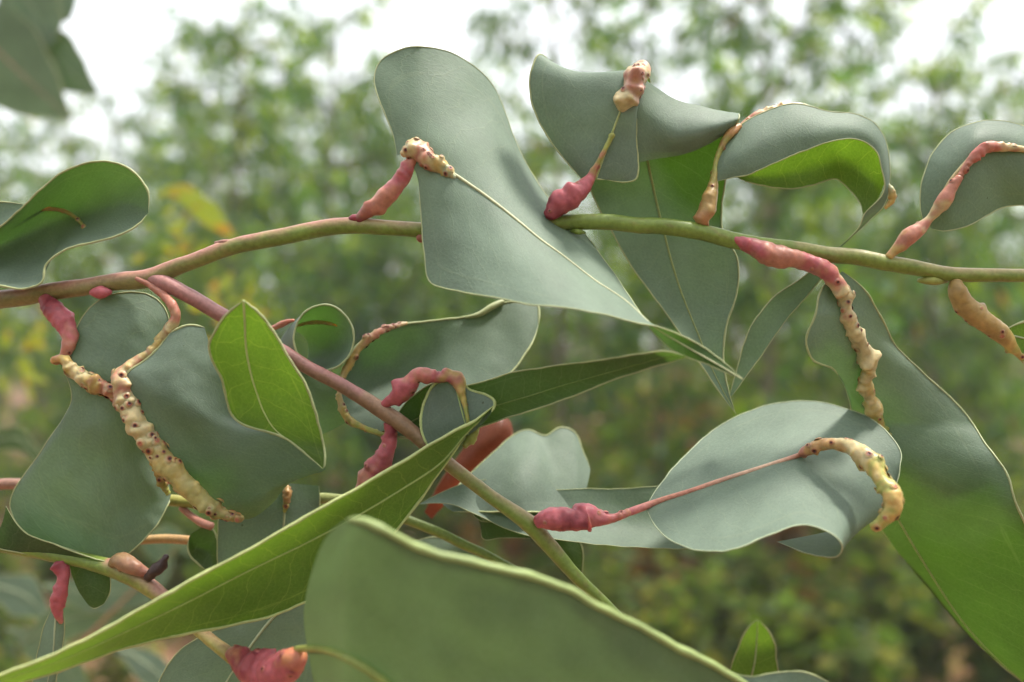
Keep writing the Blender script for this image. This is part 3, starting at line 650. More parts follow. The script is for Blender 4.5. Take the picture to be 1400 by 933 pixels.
gall('petiole_gall', [(1000, 326, 6, 4), (1020, 334, 8, 10), (1045, 345, 12, 15), (1070, 352, 14, 16), (1092, 355, 14, 12), (1110, 361, 14, 13), (1128, 370, 14, 13), (1140, 383, 12, 12), (1153, 402, 10, 11)], L6, [PINK, PINK, ROSE, ROSE, ROSE, PINK, ROSE, BUFF], holes=5, bumps=7, seed=14, hole_r=2.4)
gall('midrib_gall', [(1148, 392, 10, 11), (1155, 408, 6, 13), (1157, 420, 5, 9), (1160, 434, 4, 13), (1166, 448, 4, 11), (1173, 462, 4, 14), (1178, 474, 4, 11), (1186, 490, 4, 18), (1188, 503, 2, 13), (1184, 514, 2, 10), (1184, 530, 0, 13), (1188, 542, -1, 10), (1195, 558, -2, 15), (1198, 572, -4, 12), (1200, 590, -6, 14), (1208, 625, -10, 8)], L6, [ROSE, BUFF, BUFF, BUFF, BUFF, GOLD, BUFF, GOLD, LIME, LIME], holes=24, bumps=12, n=110, seed=15, hole_r=2.2, label='long beaded cream gall along the midrib')

LEAN = None
# --- pale leaf with the looped gall
LEAN = lambda x, y: .95 * (y - 700) + .34 * max(0, x - 890)
L7 = leaf(B1, [dict(s=[[(884, 692, 10), (886, 694, 12), (885, 698, 10)], [(896, 671, 4), (906, 684, 14), (893, 714, 22)], [(926, 635, -6), (946, 671, 14), (915, 738, 34)], [(965, 596, -18), (986, 657, 14), (950, 752, 44)], [(1020, 564, -30), (1030, 643, 12), (998, 752, 48)],
    [(1080, 549, -40), (1072, 630, 6), (1040, 737, 48)], [(1140, 554, -46), (1108, 622, -8), (1086, 719, 44)], [(1198, 577, -50), (1142, 640, -24), (1128, 724, 36)], [(1228, 612, -54), (1178, 662, -44), (1150, 742, 20)],
    [(1231, 640, -62), (1205, 685, -80), (1144, 761, -30)], [(1222, 668, -80), (1206, 704, -112), (1110, 758, -92)], [(1205, 694, -96), (1175, 716, -140), (1062, 741, -120)]], rib=False)],
    label='pale oval leaf with a pink stalk and a yellow gall looping over its curled end', seed=7, nu=100, nv=40, margin_r=1.0, margin_col=PALE, wave=1.0)
tube('midrib', [(850, 704, 15, 5), (870, 697, 14, 5.5), (905, 684, 14, 4.2), (946, 671, 14, 3.6), (986, 657, 14, 3.4), (1030, 643, 12, 3.2), (1070, 630, 6, 3.2), (1100, 620, 0, 3.5)], L7, n=50, seg=10, cols=[PINK, ROSE, ROSE, (0.48, 0.28, 0.20), (0.48, 0.32, 0.22), ROSE], seed=16)
gall('petiole_gall', [(732, 712, 8, 6), (746, 710, 14, 14), (768, 710, 16, 17), (786, 712, 16, 14), (800, 706, 16, 18), (818, 708, 16, 13), (836, 709, 16, 7), (860, 700, 16, 6)], L7, [PINK, PINK, DPINK, PINK, (0.45, 0.13, 0.12), ROSE], holes=4, bumps=4, seed=17, hole_r=2.0)
gall('midrib_gall', [(1094, 622, 8, 5), (1104, 616, 20, 10), (1122, 609, 34, 10), (1143, 607, 44, 10), (1163, 612, 48, 13), (1180, 624, 46, 17), (1196, 640, 40, 16), (1204, 655, 34, 11), (1215, 668, 28, 15), (1222, 688, 16, 14), (1213, 706, 0, 11), (1194, 722, -20, 8)], L7, [ROSE, (0.46, 0.27, 0.11), (0.46, 0.27, 0.11), BUFF, BUFF, GOLD, LIME, (0.46, 0.29, 0.10), GOLD, LIME], holes=26, bumps=4, n=100, seed=18, hole_r=2.6, label='yellow looped gall pierced by dark exit holes')

LEAN = None
# --- grey blade behind the side twig
leaf(B1, [dict(s=[[(572, 690, -62), (572, 690, -62), (572, 690, -62)], [(600, 675, -70), (602, 682, -66), (612, 689, -60)], [(640, 660, -76), (642, 680, -70), (655, 705, -60)], [(680, 656, -80), (684, 688, -72), (690, 722, -60)], [(712, 662, -82), (716, 695, -74), (722, 732, -60)], [(735, 669, -82), (745, 702, -78), (760, 738, -58)],
    [(800, 668, -82), (808, 712, -84), (830, 746, -58)], [(860, 668, -82), (868, 716, -86), (890, 749, -58)], [(920, 664, -80), (930, 712, -84), (945, 750, -60)], [(980, 668, -80), (990, 705, -80), (1000, 735, -66)]], zf=lambda x, y: .45 * (y - 735))], label='long blue grey leaf blade lying flat behind the pink stalk', seed=8, rib=False, margin_r=.6)
leaf(B1, [dict(s=[[(640, 690, -100), (650, 700, -100), (660, 712, -100)], [(655, 712, -96), (662, 722, -96), (660, 736, -96)], [(690, 715, -96), (690, 725, -96), (690, 736, -96)], [(730, 728, -96), (730, 732, -96), (730, 736, -96)]])], mat=OLIVE, label='dark leaf scrap under the blue grey blade', seed=9, rib=False, margin_r=.6, nu=24, nv=10)
# --- crumpled leaf behind it
leaf(B1, [dict(s=[[(605, 690, -130), (612, 695, -125), (620, 700, -120)], [(640, 650, -135), (650, 672, -115), (660, 700, -110)], [(672, 622, -135), (682, 655, -100), (690, 700, -100)], [(700, 597, -135), (712, 640, -92), (722, 700, -100)], [(722, 588, -135), (736, 636, -102), (742, 700, -110)], [(745, 596, -135), (754, 640, -118), (760, 700, -120)],
    [(768, 585, -138), (772, 636, -126), (775, 700, -128)], [(786, 592, -145), (788, 636, -132), (788, 698, -132)], [(798, 618, -150), (797, 645, -142), (796, 690, -138)], [(807, 642, -155), (805, 655, -150), (800, 675, -145)]], zf=lambda x, y: .8 * (y - 660))], label='crumpled pale leaf with a curved rib behind the side twig', seed=10, margin_r=1.6, rib=False, wave=2.4)
# --- rusty dead leaf
leaf(B1, [dict(s=[[(580, 700, -230), (585, 705, -230), (590, 710, -230)], [(605, 655, -230), (612, 668, -225), (618, 680, -230)], [(630, 618, -230), (640, 638, -215), (645, 655, -230)], [(650, 592, -230), (660, 615, -210), (668, 636, -230)], [(668, 573, -235), (678, 598, -215), (686, 616, -235)], [(686, 567, -245), (692, 583, -230), (698, 598, -245)], [(699, 578, -255), (700, 583, -255), (701, 588, -255)]])], mat=RUST, label='rust red dying leaf behind the side twig', seed=11, rib=False, margin_col=(0.3, 0.14, 0.07))

# --- cupped leaf with a gall along its rim
L11 = leaf(B1, [dict(s=[[(463, 536, -30), (466, 548, -30), (474, 570, -30)], [(470, 505, -30), (479, 538, -56), (490, 582, -24)], [(487, 475, -32), (500, 520, -84), (518, 592, -20)], [(515, 455, -34), (535, 510, -88), (556, 598, -20)], [(552, 444, -38), (572, 505, -76), (592, 596, -24)],
    [(600, 438, -46), (616, 495, -62), (628, 570, -36)], [(645, 432, -54), (656, 480, -56), (664, 535, -46)], [(674, 420, -60), (690, 465, -56), (696, 512, -52)], [(704, 412, -66), (718, 445, -60), (725, 474, -58)], [(735, 412, -72), (737, 428, -70), (736, 444, -68)]], edges='AEB', zf=lambda x, y: .55 * (y - 560) * min(1, max(0, (x - 480) / 80)))],
    label='cupped grey leaf with a warty gall running round its rim', seed=12, rib=False, margin_r=2.2, wave=2.2)
gall('midrib_gall', [(556, 442, -80, 3), (540, 446, -66, 5), (522, 452, -52, 6), (504, 464, -40, 8), (490, 478, -34, 6), (480, 494, -30, 7), (470, 512, -28, 6), (464, 534, -26, 4), (466, 552, -26, 6), (476, 572, -24, 7), (500, 586, -16, 5), (530, 596, -6, 4)], L11, [BUFF, ROSE, OCHRE, GOLD, BUFF, GOLD, LIME, LIME], holes=18, bumps=16, n=100, seed=19, hole_r=2)
tube('leaf_base', [(636, 434, -118, 2), (655, 430, -122, 4), (672, 420, -128, 5), (688, 412, -138, 4)], L11, RIB, n=24, seg=8, cols=[CREAM, CREAM], seed=20)
# --- narrow leaf pointing right, the broad leaf's shade put into its olive colour
L12 = leaf(B1, [dict(s=[[(535, 578, -8), (545, 588, -12), (560, 600, -16)], [(560, 546, -6), (575, 572, -18), (590, 600, -22)], [(592, 524, -6), (610, 560, -20), (625, 594, -24)], [(637, 527, -4), (656, 560, -22), (672, 578, -26)], [(700, 510, -2), (716, 545, -20), (726, 562, -26)],
    [(760, 500, 2), (770, 528, -16), (782, 542, -22)], [(815, 493, 6), (822, 513, -12), (832, 522, -18)], [(870, 485, 10), (876, 498, -4), (884, 505, -10)], [(912, 481, 14), (914, 488, 4), (917, 495, 0)], [(937, 487, 16), (937, 488, 14), (937, 489, 12)]], zf=lambda x, y: .42 * max(0, x - 570))],
    mat=OLIVE, label='dark narrow leaf pointing right under the broad twisted leaf', seed=13, margin_r=1.2, rib_r=1.2, rib_col=(0.14, 0.20, 0.06))
# --- leaf that folds over its gall and runs down to the lower left corner
L14 = leaf(B1, [
    dict(s=[[(606, 517, 26), (617, 516, 28), (631, 519, 26)], [(590, 530, 22), (624, 530, 32), (641, 532, 28)], [(578, 558, 18), (630, 551, 36), (662, 539, 34)], [(575, 584, 18), (636, 573, 40), (676, 549, 44)], [(586, 612, 24), (642, 594, 40), (672, 564, 54)]], edges='AB', m=GREY),
    dict(s=[[(678, 552, 48), (672, 562, 44), (660, 575, 34)], [(655, 571, 62), (640, 590, 44), (632, 602, 28)], [(600, 601, 78), (600, 636, 48), (594, 655, 22)], [(556, 628, 88), (548, 671, 50), (566, 694, 22)], [(500, 661, 100), (494, 704, 58), (525, 745, 24)], [(430, 700, 118), (420, 744, 74), (450, 806, 30)],
            [(350, 746, 136), (345, 780, 96), (370, 842, 50)], [(250, 800, 158), (250, 828, 118), (262, 865, 76)], [(160, 851, 178), (160, 870, 146), (170, 886, 106)], [(80, 892, 196), (80, 905, 170), (85, 916, 136)], [(0, 924, 212), (0, 932, 196), (0, 942, 170)], [(-90, 965, 230), (-90, 970, 220), (-90, 978, 200)]])],
    mat=GREEN, label='long leaf folding over a pink gall and sweeping down across the other stems', seed=14, nu=84, nv=30, rib_r=1.6, rib_col=(0.34, 0.42, 0.16), margin_r=2.3, margin_col=(0.42, 0.47, 0.20))
gall('petiole_gall', [(522, 556, 14, 6), (536, 546, 18, 9), (548, 538, 22, 13), (560, 526, 24, 13), (570, 514, 26, 11), (582, 513, 28, 11), (600, 516, 30, 8), (614, 514, 32, 9), (626, 520, 34, 11), (630, 534, 36, 7), (636, 556, 40, 3.5), (640, 578, 42, 3)], L14, [PINK, PINK, PINK, ROSE, PINK, ROSE, GOLD, LIME, LIME], holes=7, bumps=9, n=100, seed=21, hole_r=1.8)
gall('midrib_gall', [(652, 575, 36, 3), (650, 592, 34, 6), (642, 602, 32, 7), (634, 610, 28, 5)], L14, [LIME, LIME], holes=0, bumps=3, n=24, seed=22)
# gall stalk hanging under the side twig
hang = gall('petiole_gall', [(533, 578, 8, 9), (534, 600, 6, 10), (526, 622, 4, 14), (514, 642, 2, 16), (502, 660, 0, 14), (492, 678, -4, 10)], B1, [DPINK, PINK, PINK, ROSE, ROSE], holes=8, bumps=6, seed=23, hole_r=2, label='pink gall hanging under the side twig')

# --- the pair of leaves on the left
L16 = leaf(B1, [dict(s=[[(96, 472, -8), (82, 490, 0), (88, 508, -4)], [(101, 456, -12), (102, 507, 0), (98, 548, -8)], [(118, 427, -20), (118, 519, 2), (62, 608, -10)], [(148, 404, -26), (134, 528, 2), (14, 688, -6)], [(188, 400, -30), (150, 537, 0), (35, 728, 8)],
    [(222, 416, -34), (166, 550, -4), (105, 754, 16)], [(231, 446, -40), (186, 582, -10), (152, 767, 14)], [(218, 482, -50), (206, 620, -22), (200, 735, -2)], [(214, 540, -56), (224, 655, -36), (227, 695, -26)], [(226, 640, -56), (233, 672, -44), (232, 682, -44)]], rib=False, zf=lambda x, y: -.28 * max(0, y - 540))],
    label='grey leaf pinched at a gall, hanging from a pink stalk under the thick twig', seed=16, nu=90, nv=40, margin_r=1.2, wave=3.5)
gall('petiole_gall', [(62, 408, -22, 10), (72, 424, -14, 14), (84, 440, -8, 13), (94, 456, -4, 11), (94, 474, 0, 9), (86, 488, 2, 6)], L16, [PINK, DPINK, PINK, PINK, ROSE, ROSE], holes=2, bumps=4, seed=24, hole_r=1.8)
gall('midrib_gall', [(72, 494, 4, 6), (86, 491, 8, 8), (100, 506, 10, 10), (116, 518, 10, 12), (134, 526, 10, 13), (150, 535, 8, 11), (166, 552, 2, 7)], L16, [ROSE, GOLD, BUFF, GOLD, ROSE, BUFF], holes=20, bumps=7, n=80, seed=25, hole_r=2.6)
gall('midrib_gall', [(210, 625, -14, 7), (218, 642, -20, 9), (222, 658, -26, 8), (230, 676, -34, 4)], L16, [GOLD, OCHRE, LIME], holes=7, bumps=4, n=36, seed=26, hole_r=2)
L17 = leaf(B1, [
    dict(s=[[(232, 456, 24), (256, 445, 22), (280, 448, 16)], [(206, 486, 26), (244, 478, 34), (287, 474, 20)], [(170, 516, 28), (232, 518, 46), (299, 510, 24)], [(172, 556, 28), (246, 556, 50), (319, 572, 28)], [(192, 596, 26), (270, 600, 50), (362, 592, 34)], [(222, 636, 22), (296, 640, 44), (404, 606, 38)],
            [(258, 671, 16), (326, 670, 36), (444, 642, 40)], [(292, 698, 10), (340, 690, 26), (402, 656, 28)], [(332, 711, 4), (352, 705, 12), (377, 684, 14)]], rib=False, edges='SA', zf=lambda x, y: (24 * noise.noise((y * .045, x * .012, 3.3)) + 10 * noise.noise((y * .11, x * .02, 8.3))) * math.exp(-abs(x - 170 - (y - 530) * .78) / 50) - .28 * max(0, y - 520) * min(1, max(0, (x - 200) / 90))),
    dict(s=[[(333, 411, 44), (333, 411, 44), (333, 411, 44)], [(311, 429, 44), (334, 440, 40), (353, 427, 44)], [(293, 455, 44), (335, 475, 38), (378, 460, 46)], [(286, 478, 44), (341, 510, 38), (398, 495, 50)], [(304, 522, 42), (350, 540, 40), (417, 526, 54)], [(316, 565, 42), (360, 566, 44), (432, 566, 58)],
            [(332, 580, 46), (373, 586, 50), (441, 602, 62)], [(390, 600, 56), (410, 614, 58), (444, 630, 64)], [(441, 641, 64), (441, 641, 64), (441, 641, 64)]], edges='AB', m=GREEN, zf=lambda x, y: max(0, (600 - y)) * .45)],
    mat=GREY, label='leaf with a thick gall along its left side and an upturned bright green tip', seed=17, nu=80, nv=32, backlit=lambda x, y, p: max(0, 1 - abs((x - 170) - (y - 520) * .78 - 36) / 34) * (y > 540) * .25, rib_r=1.6, rib_col=(0.42, 0.48, 0.22), margin_r=1.8)
gall('petiole_gall', [(186, 381, 2, 3), (205, 390, 4, 5), (222, 403, 8, 6), (236, 418, 14, 8), (240, 434, 16, 7), (231, 452, 12, 9), (216, 468, 12, 8)], L17, [TPINK, ROSE, ROSE, ROSE, BUFF, GOLD], holes=0, bumps=3, seed=27)
gall('midrib_gall', [(222, 462, 16, 6), (206, 482, 20, 8), (188, 494, 24, 9), (172, 508, 30, 12), (168, 528, 34, 16), (174, 550, 34, 17), (186, 576, 34, 17), (200, 598, 32, 17), (216, 620, 30, 18), (236, 644, 28, 18), (258, 668, 24, 17), (282, 690, 18, 14), (306, 703, 12, 10), (332, 709, 8, 5)], L17,
     [GOLD, BUFF, ROSE, BUFF, BUFF, BUFF, GOLD, (0.40, 0.33, 0.13), (0.38, 0.32, 0.12), (0.34, 0.30, 0.11), OCHRE], holes=54, bumps=16, n=130, seed=28, hole_r=2.6, label='long cream gall thick with brown exit holes')
# arch underside, tip and long leaf: light through the blade painted in by GREEN
L19 = leaf(B1, [dict(s=[[(443 + 41 * math.cos(t), 462 + 45 * math.sin(t), -14), (424 + 32 * math.cos(t), 468 + 38 * math.sin(t), -75), (400 + 22 * math.cos(t), 480 + 26 * math.sin(t), -130)] for t in [math.radians(q) for q in range(-250, 115, 24)]], rib=False, edges='A')],
    mat=GREY, label='small leaf rolled into a tube beside the side twig', seed=19, nu=70, nv=20, margin_r=1.7, wave=.8)
gall('midrib_gall', [(405, 446, -60, 2), (420, 442, -62, 3), (438, 441, -62, 4), (452, 443, -60, 3), (462, 446, -58, 1.5)], L19, [GOLD, OCHRE, GOLD], holes=3, bumps=3, n=30, seed=29, hole_r=1.2)
gall('petiole_gall', [(366, 452, -110, 3), (380, 446, -95, 5), (394, 440, -84, 4), (402, 438, -80, 2)], L19, [PINK, ROSE, ROSE], holes=0, bumps=1, n=30, seed=30)
leaf(B1, [dict(s=[[(395, 500, -110), (415, 500, -110), (440, 505, -110)], [(400, 535, -110), (430, 530, -100), (465, 525, -100)], [(410, 570, -110), (440, 562, -100), (480, 550, -100)], [(425, 600, -110), (450, 590, -105), (485, 572, -105)]])], mat=GREY, label='shaded grey leaf behind the side twig below the rolled leaf', seed=20, rib=False, nu=24, nv=14)

# --- concave leaf at the left edge above the twig
L20 = leaf(B1, [dict(s=[[(-60, 345, 0), (-55, 350, -60), (-50, 376, 10)], [(0, 310, 0), (2, 340, -66), (0, 391, 16)], [(35, 280, 0), (40, 325, -76), (30, 395, 18)], [(60, 255, 0), (75, 308, -80), (57, 386, 14)], [(90, 233, -2), (100, 298, -76), (63, 362, 10)], [(130, 221, -4), (128, 292, -66), (90, 341, 6)],
    [(166, 225, -6), (152, 288, -52), (130, 330, 2)], [(191, 243, -8), (176, 282, -38), (165, 320, -2)], [(203, 267, -12), (196, 290, -20), (190, 306, -8)], [(203, 290, -14), (202, 292, -14), (200, 294, -14)]], rib=False)],
    mat=GREY, label='concave leaf with a pale rim above the thick end of the twig', seed=21, backlit=lambda x, y, p: .35 * min(1, (330 - y) / 60), margin_r=1.7, nu=80, nv=34)
gall('midrib_gall', [(30, 292, -50, 3), (60, 286, -58, 4), (88, 289, -60, 4), (108, 302, -58, 3), (118, 316, -54, 1.5)], L20, [OCHRE, OCHRE, LIME], holes=5, bumps=4, n=40, seed=31, hole_r=1.5)
leaf(B1, [dict(s=[[(-50, 290, -20), (-45, 310, -20), (-40, 340, -20)], [(0, 277, -18), (-2, 292, -18), (-5, 315, -12)], [(38, 281, -10), (28, 290, -12), (15, 300, -8)]])], label='grey half leaf beside the concave leaf', seed=22, rib=False, nu=20, nv=12)

# --- gall and leaf under the right end of the twig
L21 = leaf(B1, [dict(s=[[(1372, 452, 0), (1376, 458, 0), (1380, 470, 0)], [(1400, 441, 0), (1402, 465, -6), (1402, 500, -10)], [(1440, 435, 0), (1445, 480, -10), (1450, 535, -18)], [(1500, 470, 0), (1505, 510, -10), (1510, 560, -18)]])], mat=GREEN, label='leaf edge at the end of the ochre gall under the twig', seed=23, nu=30, nv=18, margin_r=2)
gall('petiole_gall', [(1308, 384, 4, 7), (1308, 398, 6, 12), (1318, 416, 6, 15), (1335, 432, 6, 15), (1352, 444, 6, 14), (1368, 456, 4, 13), (1384, 474, 0, 8), (1398, 492, -6, 3)], L21, [OCHRE, OCHRE, OCHRE, OCHRE, GOLD, LIME], holes=14, bumps=4, lump=.1, n=70, seed=32, hole_r=2)

# ================================================================== lower branch with the nearest leaf
B2 = branch(-60, 735, -20, 'lower eucalyptus branch carrying the big blurred foreground leaf and a red gall')
tube('twig', [(-70, 735, -50, 9), (0, 746, -40, 9.5), (60, 756, -34, 10), (120, 768, -26, 10.5), (165, 780, -16, 13), (200, 800, -6, 12), (240, 832, 10, 9), (285, 872, 40, 8), (318, 898, 70, 9)], B2, n=70, seg=14, lump=.05,
     cols=[(0.13, 0.18, 0.06), TGREEN, TGREEN, (0.28, 0.27, 0.06), (0.30, 0.28, 0.07)], topcol=[TGREEN, TGREEN, TPINK, (0.34, 0.22, 0.10)], seed=50, wob=2)
gall('bud', [(152, 772, -8, 6), (165, 766, -4, 12), (180, 774, 0, 12), (196, 782, 0, 8), (206, 785, 0, 4)], B2, [(0.24, 0.17, 0.07), (0.26, 0.14, 0.08), (0.30, 0.11, 0.08)], holes=0, bumps=2, n=24, seed=51, label='pinkish swollen leaf joint')
tube('dead_bud', [(202, 792, 2, 5), (212, 780, 4, 8), (222, 770, 4, 7), (228, 760, 4, 4)], B2, n=24, seg=10, lump=.5, cols=[(0.06, 0.035, 0.03), (0.05, 0.025, 0.025)], seed=52)
LEAN = lambda x, y: 70 * min(1, max(0, (x - 395) / 80))
L15 = leaf(B2, [dict(s=[[(474, 711, 210), (440, 745, 214), (416, 830, 222), (424, 905, 228), (440, 980, 232)], [(498, 714, 212), (480, 770, 222), (470, 840, 232), (475, 920, 240), (490, 1000, 246)], [(530, 724, 213), (525, 790, 226), (525, 860, 236), (530, 930, 246), (545, 1010, 252)], [(575, 750, 214), (575, 815, 228), (580, 880, 240), (590, 945, 250), (605, 1020, 256)],
    [(635, 765, 214), (640, 830, 230), (645, 890, 242), (655, 960, 252), (665, 1030, 258)], [(700, 780, 214), (705, 845, 230), (712, 905, 242), (720, 970, 252), (730, 1040, 258)], [(765, 803, 212), (770, 865, 228), (775, 925, 240), (782, 985, 250), (790, 1050, 256)], [(825, 832, 210), (828, 890, 226), (832, 945, 238), (838, 1000, 246), (845, 1060, 252)],
    [(885, 863, 206), (888, 915, 222), (890, 965, 232), (895, 1015, 240), (900, 1070, 246)], [(945, 896, 202), (946, 940, 214), (948, 985, 224), (950, 1030, 232), (955, 1075, 236)], [(1000, 925, 198), (1000, 960, 206), (1002, 1000, 214), (1004, 1040, 220), (1008, 1080, 224)], [(1070, 965, 192), (1070, 990, 198), (1070, 1015, 202), (1070, 1040, 206), (1070, 1085, 210)]], rib=False, edges='A', zf=lambda x, y: -.45 * (y - 830) - .004 * max(0, 530 - x) ** 2)],
    mat=NEAR, label='large blurred leaf in the foreground with a thick pale wavy margin', seed=30, nu=80, nv=40, margin_r=4.8, margin_col=(0.27, 0.34, 0.13), wave=1.2, edge_wob=4, edge_f=.014)
tube('midrib', [(405, 888, 130, 4), (425, 887, 158, 4), (450, 890, 184, 4), (475, 900, 198, 4), (505, 918, 207, 4), (540, 945, 200, 4), (600, 1000, 182, 3.5)], L15, RIB, n=40, seg=10, cols=[LIME, (0.20, 0.24, 0.06), (0.20, 0.24, 0.06)], seed=53)
LEAN = None
gall('petiole_gall', [(314, 892, 76, 8), (328, 902, 86, 15), (346, 914, 98, 21), (366, 922, 112, 20), (388, 914, 126, 22), (402, 904, 138, 17), (412, 896, 150, 8)], L15, [(0.42, 0.18, 0.10), DPINK, PINK, PINK, PINK, (0.42, 0.17, 0.08)], holes=9, bumps=5, lump=.12, seed=54, hole_r=2.6, label='two lobed crimson gall')
leaf(B2, [dict(s=[[(998, 918, 150), (1028, 932, 150), (1066, 938, 150)], [(1008, 890, 150), (1034, 905, 148), (1062, 905, 150)], [(1020, 863, 150), (1036, 875, 148), (1056, 872, 150)], [(1035, 848, 150), (1036, 848, 150), (1038, 849, 150)]], zf=lambda x, y: .8 * (930 - y) - 40)], mat=GREEN, label='small upright green leaf tip behind the foreground leaf', seed=31, nu=30, nv=14, rib_r=1.4)
leaf(B2, [dict(s=[[(985, 912, 160), (1000, 940, 165), (1010, 980, 170)], [(1020, 925, 158), (1030, 950, 162), (1035, 990, 166)], [(1065, 920, 156), (1065, 950, 160), (1065, 990, 164)], [(1105, 920, 154), (1100, 950, 156), (1095, 990, 160)], [(1140, 938, 150), (1130, 960, 152), (1120, 990, 156)]])], label='pale leaf edge rising beside the green leaf tip', seed=32, nu=30, nv=14, rib=False)
# small leaves hanging from the lower branch
L22 = leaf(B2, [dict(s=[[(72, 829, -26), (78, 831, -22), (86, 832, -26)], [(62, 850, -28), (76, 856, -20), (88, 850, -28)], [(54, 880, -28), (74, 890, -20), (86, 880, -28)], [(46, 915, -28), (68, 925, -22), (80, 915, -28)], [(42, 960, -28), (58, 965, -26), (72, 960, -28)]])], label='narrow hanging leaf below a pink stalk on the lower branch', seed=33, nu=30, nv=14)
gall('petiole_gall', [(80, 772, -26, 13), (86, 786, -24, 9), (85, 802, -22, 9), (80, 818, -22, 11), (78, 832, -22, 8), (84, 852, -22, 3)], L22, [DPINK, PINK, PINK, PINK, ROSE], holes=0, bumps=3, seed=55)
leaf(B2, [dict(s=[[(95, 772, -40), (120, 772, -36), (150, 776, -40)], [(102, 795, -40), (125, 800, -34), (151, 798, -40)], [(112, 815, -40), (128, 820, -36), (149, 815, -40)], [(122, 829, -40), (130, 832, -40), (142, 826, -40)]], edges='BE')], mat=OLIVE, label='short dark leaf lobe under the lower branch', seed=34, nu=24, nv=14, rib=False, margin_r=.8)
leaf(B2, [dict(s=[[(8, 692, -14), (0, 722, -20), (-20, 745, -26)], [(30, 724, -12), (25, 740, -20), (10, 752, -28)], [(80, 746, -10), (75, 755, -20), (70, 764, -28)], [(130, 764, -12), (128, 768, -18), (126, 774, -26)], [(160, 772, -16), (160, 774, -18), (160, 776, -22)]])], mat=OLIVE, label='dark leaf strip lying along the lower branch', seed=35, nu=30, nv=14, rib=False, margin_r=1.2)
leaf(B2, [dict(s=[[(340, 840, -40), (385, 830, -40), (440, 822, -40)], [(285, 866, -40), (355, 862, -36), (440, 860, -40)], [(245, 890, -40), (328, 898, -34), (440, 900, -40)], [(218, 930, -40), (303, 935, -34), (440, 940, -40)], [(205, 985, -40), (280, 985, -36), (440, 985, -40)]])], label='broad grey leaf with a pale midrib behind the crimson gall', seed=36, nu=40, nv=24, rib_r=2.4, margin_r=1)

# ================================================================== the twig farther back
B3 = branch(-40, 668, -200, 'thin green twig with small leaves behind the other branches')
tube('twig', [(-60, 668, -230, 9), (20, 662, -200, 9), (120, 670, -160, 8), (235, 684, -120, 9), (330, 690, -110, 8), (450, 681, -105, 8), (520, 698, -105, 7.5), (570, 716, -105, 7.5), (620, 738, -108, 7.5), (690, 772, -115, 7), (760, 810, -125, 6)], B3, n=80, seg=12, lump=.05,
     cols=[(0.26, 0.10, 0.09), (0.22, 0.14, 0.08), (0.28, 0.26, 0.06), (0.20, 0.21, 0.07), TGREEN, TGREEN], seed=60, wob=2)
L24 = leaf(B3, [dict(s=[[(258, 738, -96), (262, 730, -100), (280, 719, -96)], [(257, 750, -96), (270, 745, -112), (292, 726, -96)], [(262, 762, -96), (280, 752, -114), (297, 742, -96)], [(272, 772, -96), (288, 762, -106), (298, 758, -96)], [(280, 778, -96), (290, 776, -98), (297, 772, -96)]])], mat=OLIVE, label='small dark cupped leaf on a pink stalk', seed=40, nu=30, nv=16, rib=False, margin_r=1.6)
tube('petiole', [(248, 694, -118, 5), (262, 706, -110, 5), (278, 716, -100, 6), (290, 720, -96, 6)], L24, n=24, seg=10, cols=[ROSE, (0.42, 0.19, 0.14)], seed=61)
tube('side_twig', [(170, 742, -170, 6), (220, 737, -150, 7), (260, 739, -125, 7)], B3, n=24, seg=10, cols=[OCHRE, (0.45, 0.26, 0.10)], seed=62)
L25 = leaf(B3, [dict(s=[[(360, 655, -90), (385, 660, -86), (436, 664, -92)], [(330, 680, -90), (386, 690, -80), (437, 690, -94)], [(303, 700, -90), (384, 720, -78), (436, 720, -96)], [(297, 740, -90), (376, 755, -80), (432, 760, -96)], [(300, 800, -92), (370, 800, -84), (425, 800, -96)]])], label='grey leaf hanging from the thin back twig', seed=41, nu=36, nv=20, rib_r=2.4, rib_col=(0.30, 0.32, 0.18), margin_r=1.2)
gall('midrib_gall', [(392, 664, -78, 4), (393, 674, -76, 8), (392, 686, -76, 6), (389, 700, -78, 3)], L25, [OCHRE, (0.30, 0.17, 0.08), LIME], holes=3, bumps=2, n=24, seed=63)
leaf(B3, [dict(s=[[(560, 742, -150), (570, 752, -150), (580, 760, -150)], [(600, 735, -160), (608, 750, -155), (620, 772, -150)], [(640, 745, -160), (645, 760, -155), (650, 780, -150)], [(690, 770, -160), (692, 780, -158), (694, 792, -155)]])], label='dark grey leaf under the thin back twig', seed=42, nu=24, nv=12, rib=False, margin_r=1)
leaf(B3, [dict(s=[[(745, 735, -140), (765, 735, -140), (790, 736, -140)], [(762, 755, -140), (778, 758, -134), (797, 756, -140)], [(774, 780, -140), (784, 785, -136), (796, 780, -140)], [(785, 800, -140), (788, 802, -140), (792, 800, -140)]])], mat=OLIVE, label='small leaf behind the end of the side twig', seed=43, nu=24, nv=12, rib=False, margin_r=1)

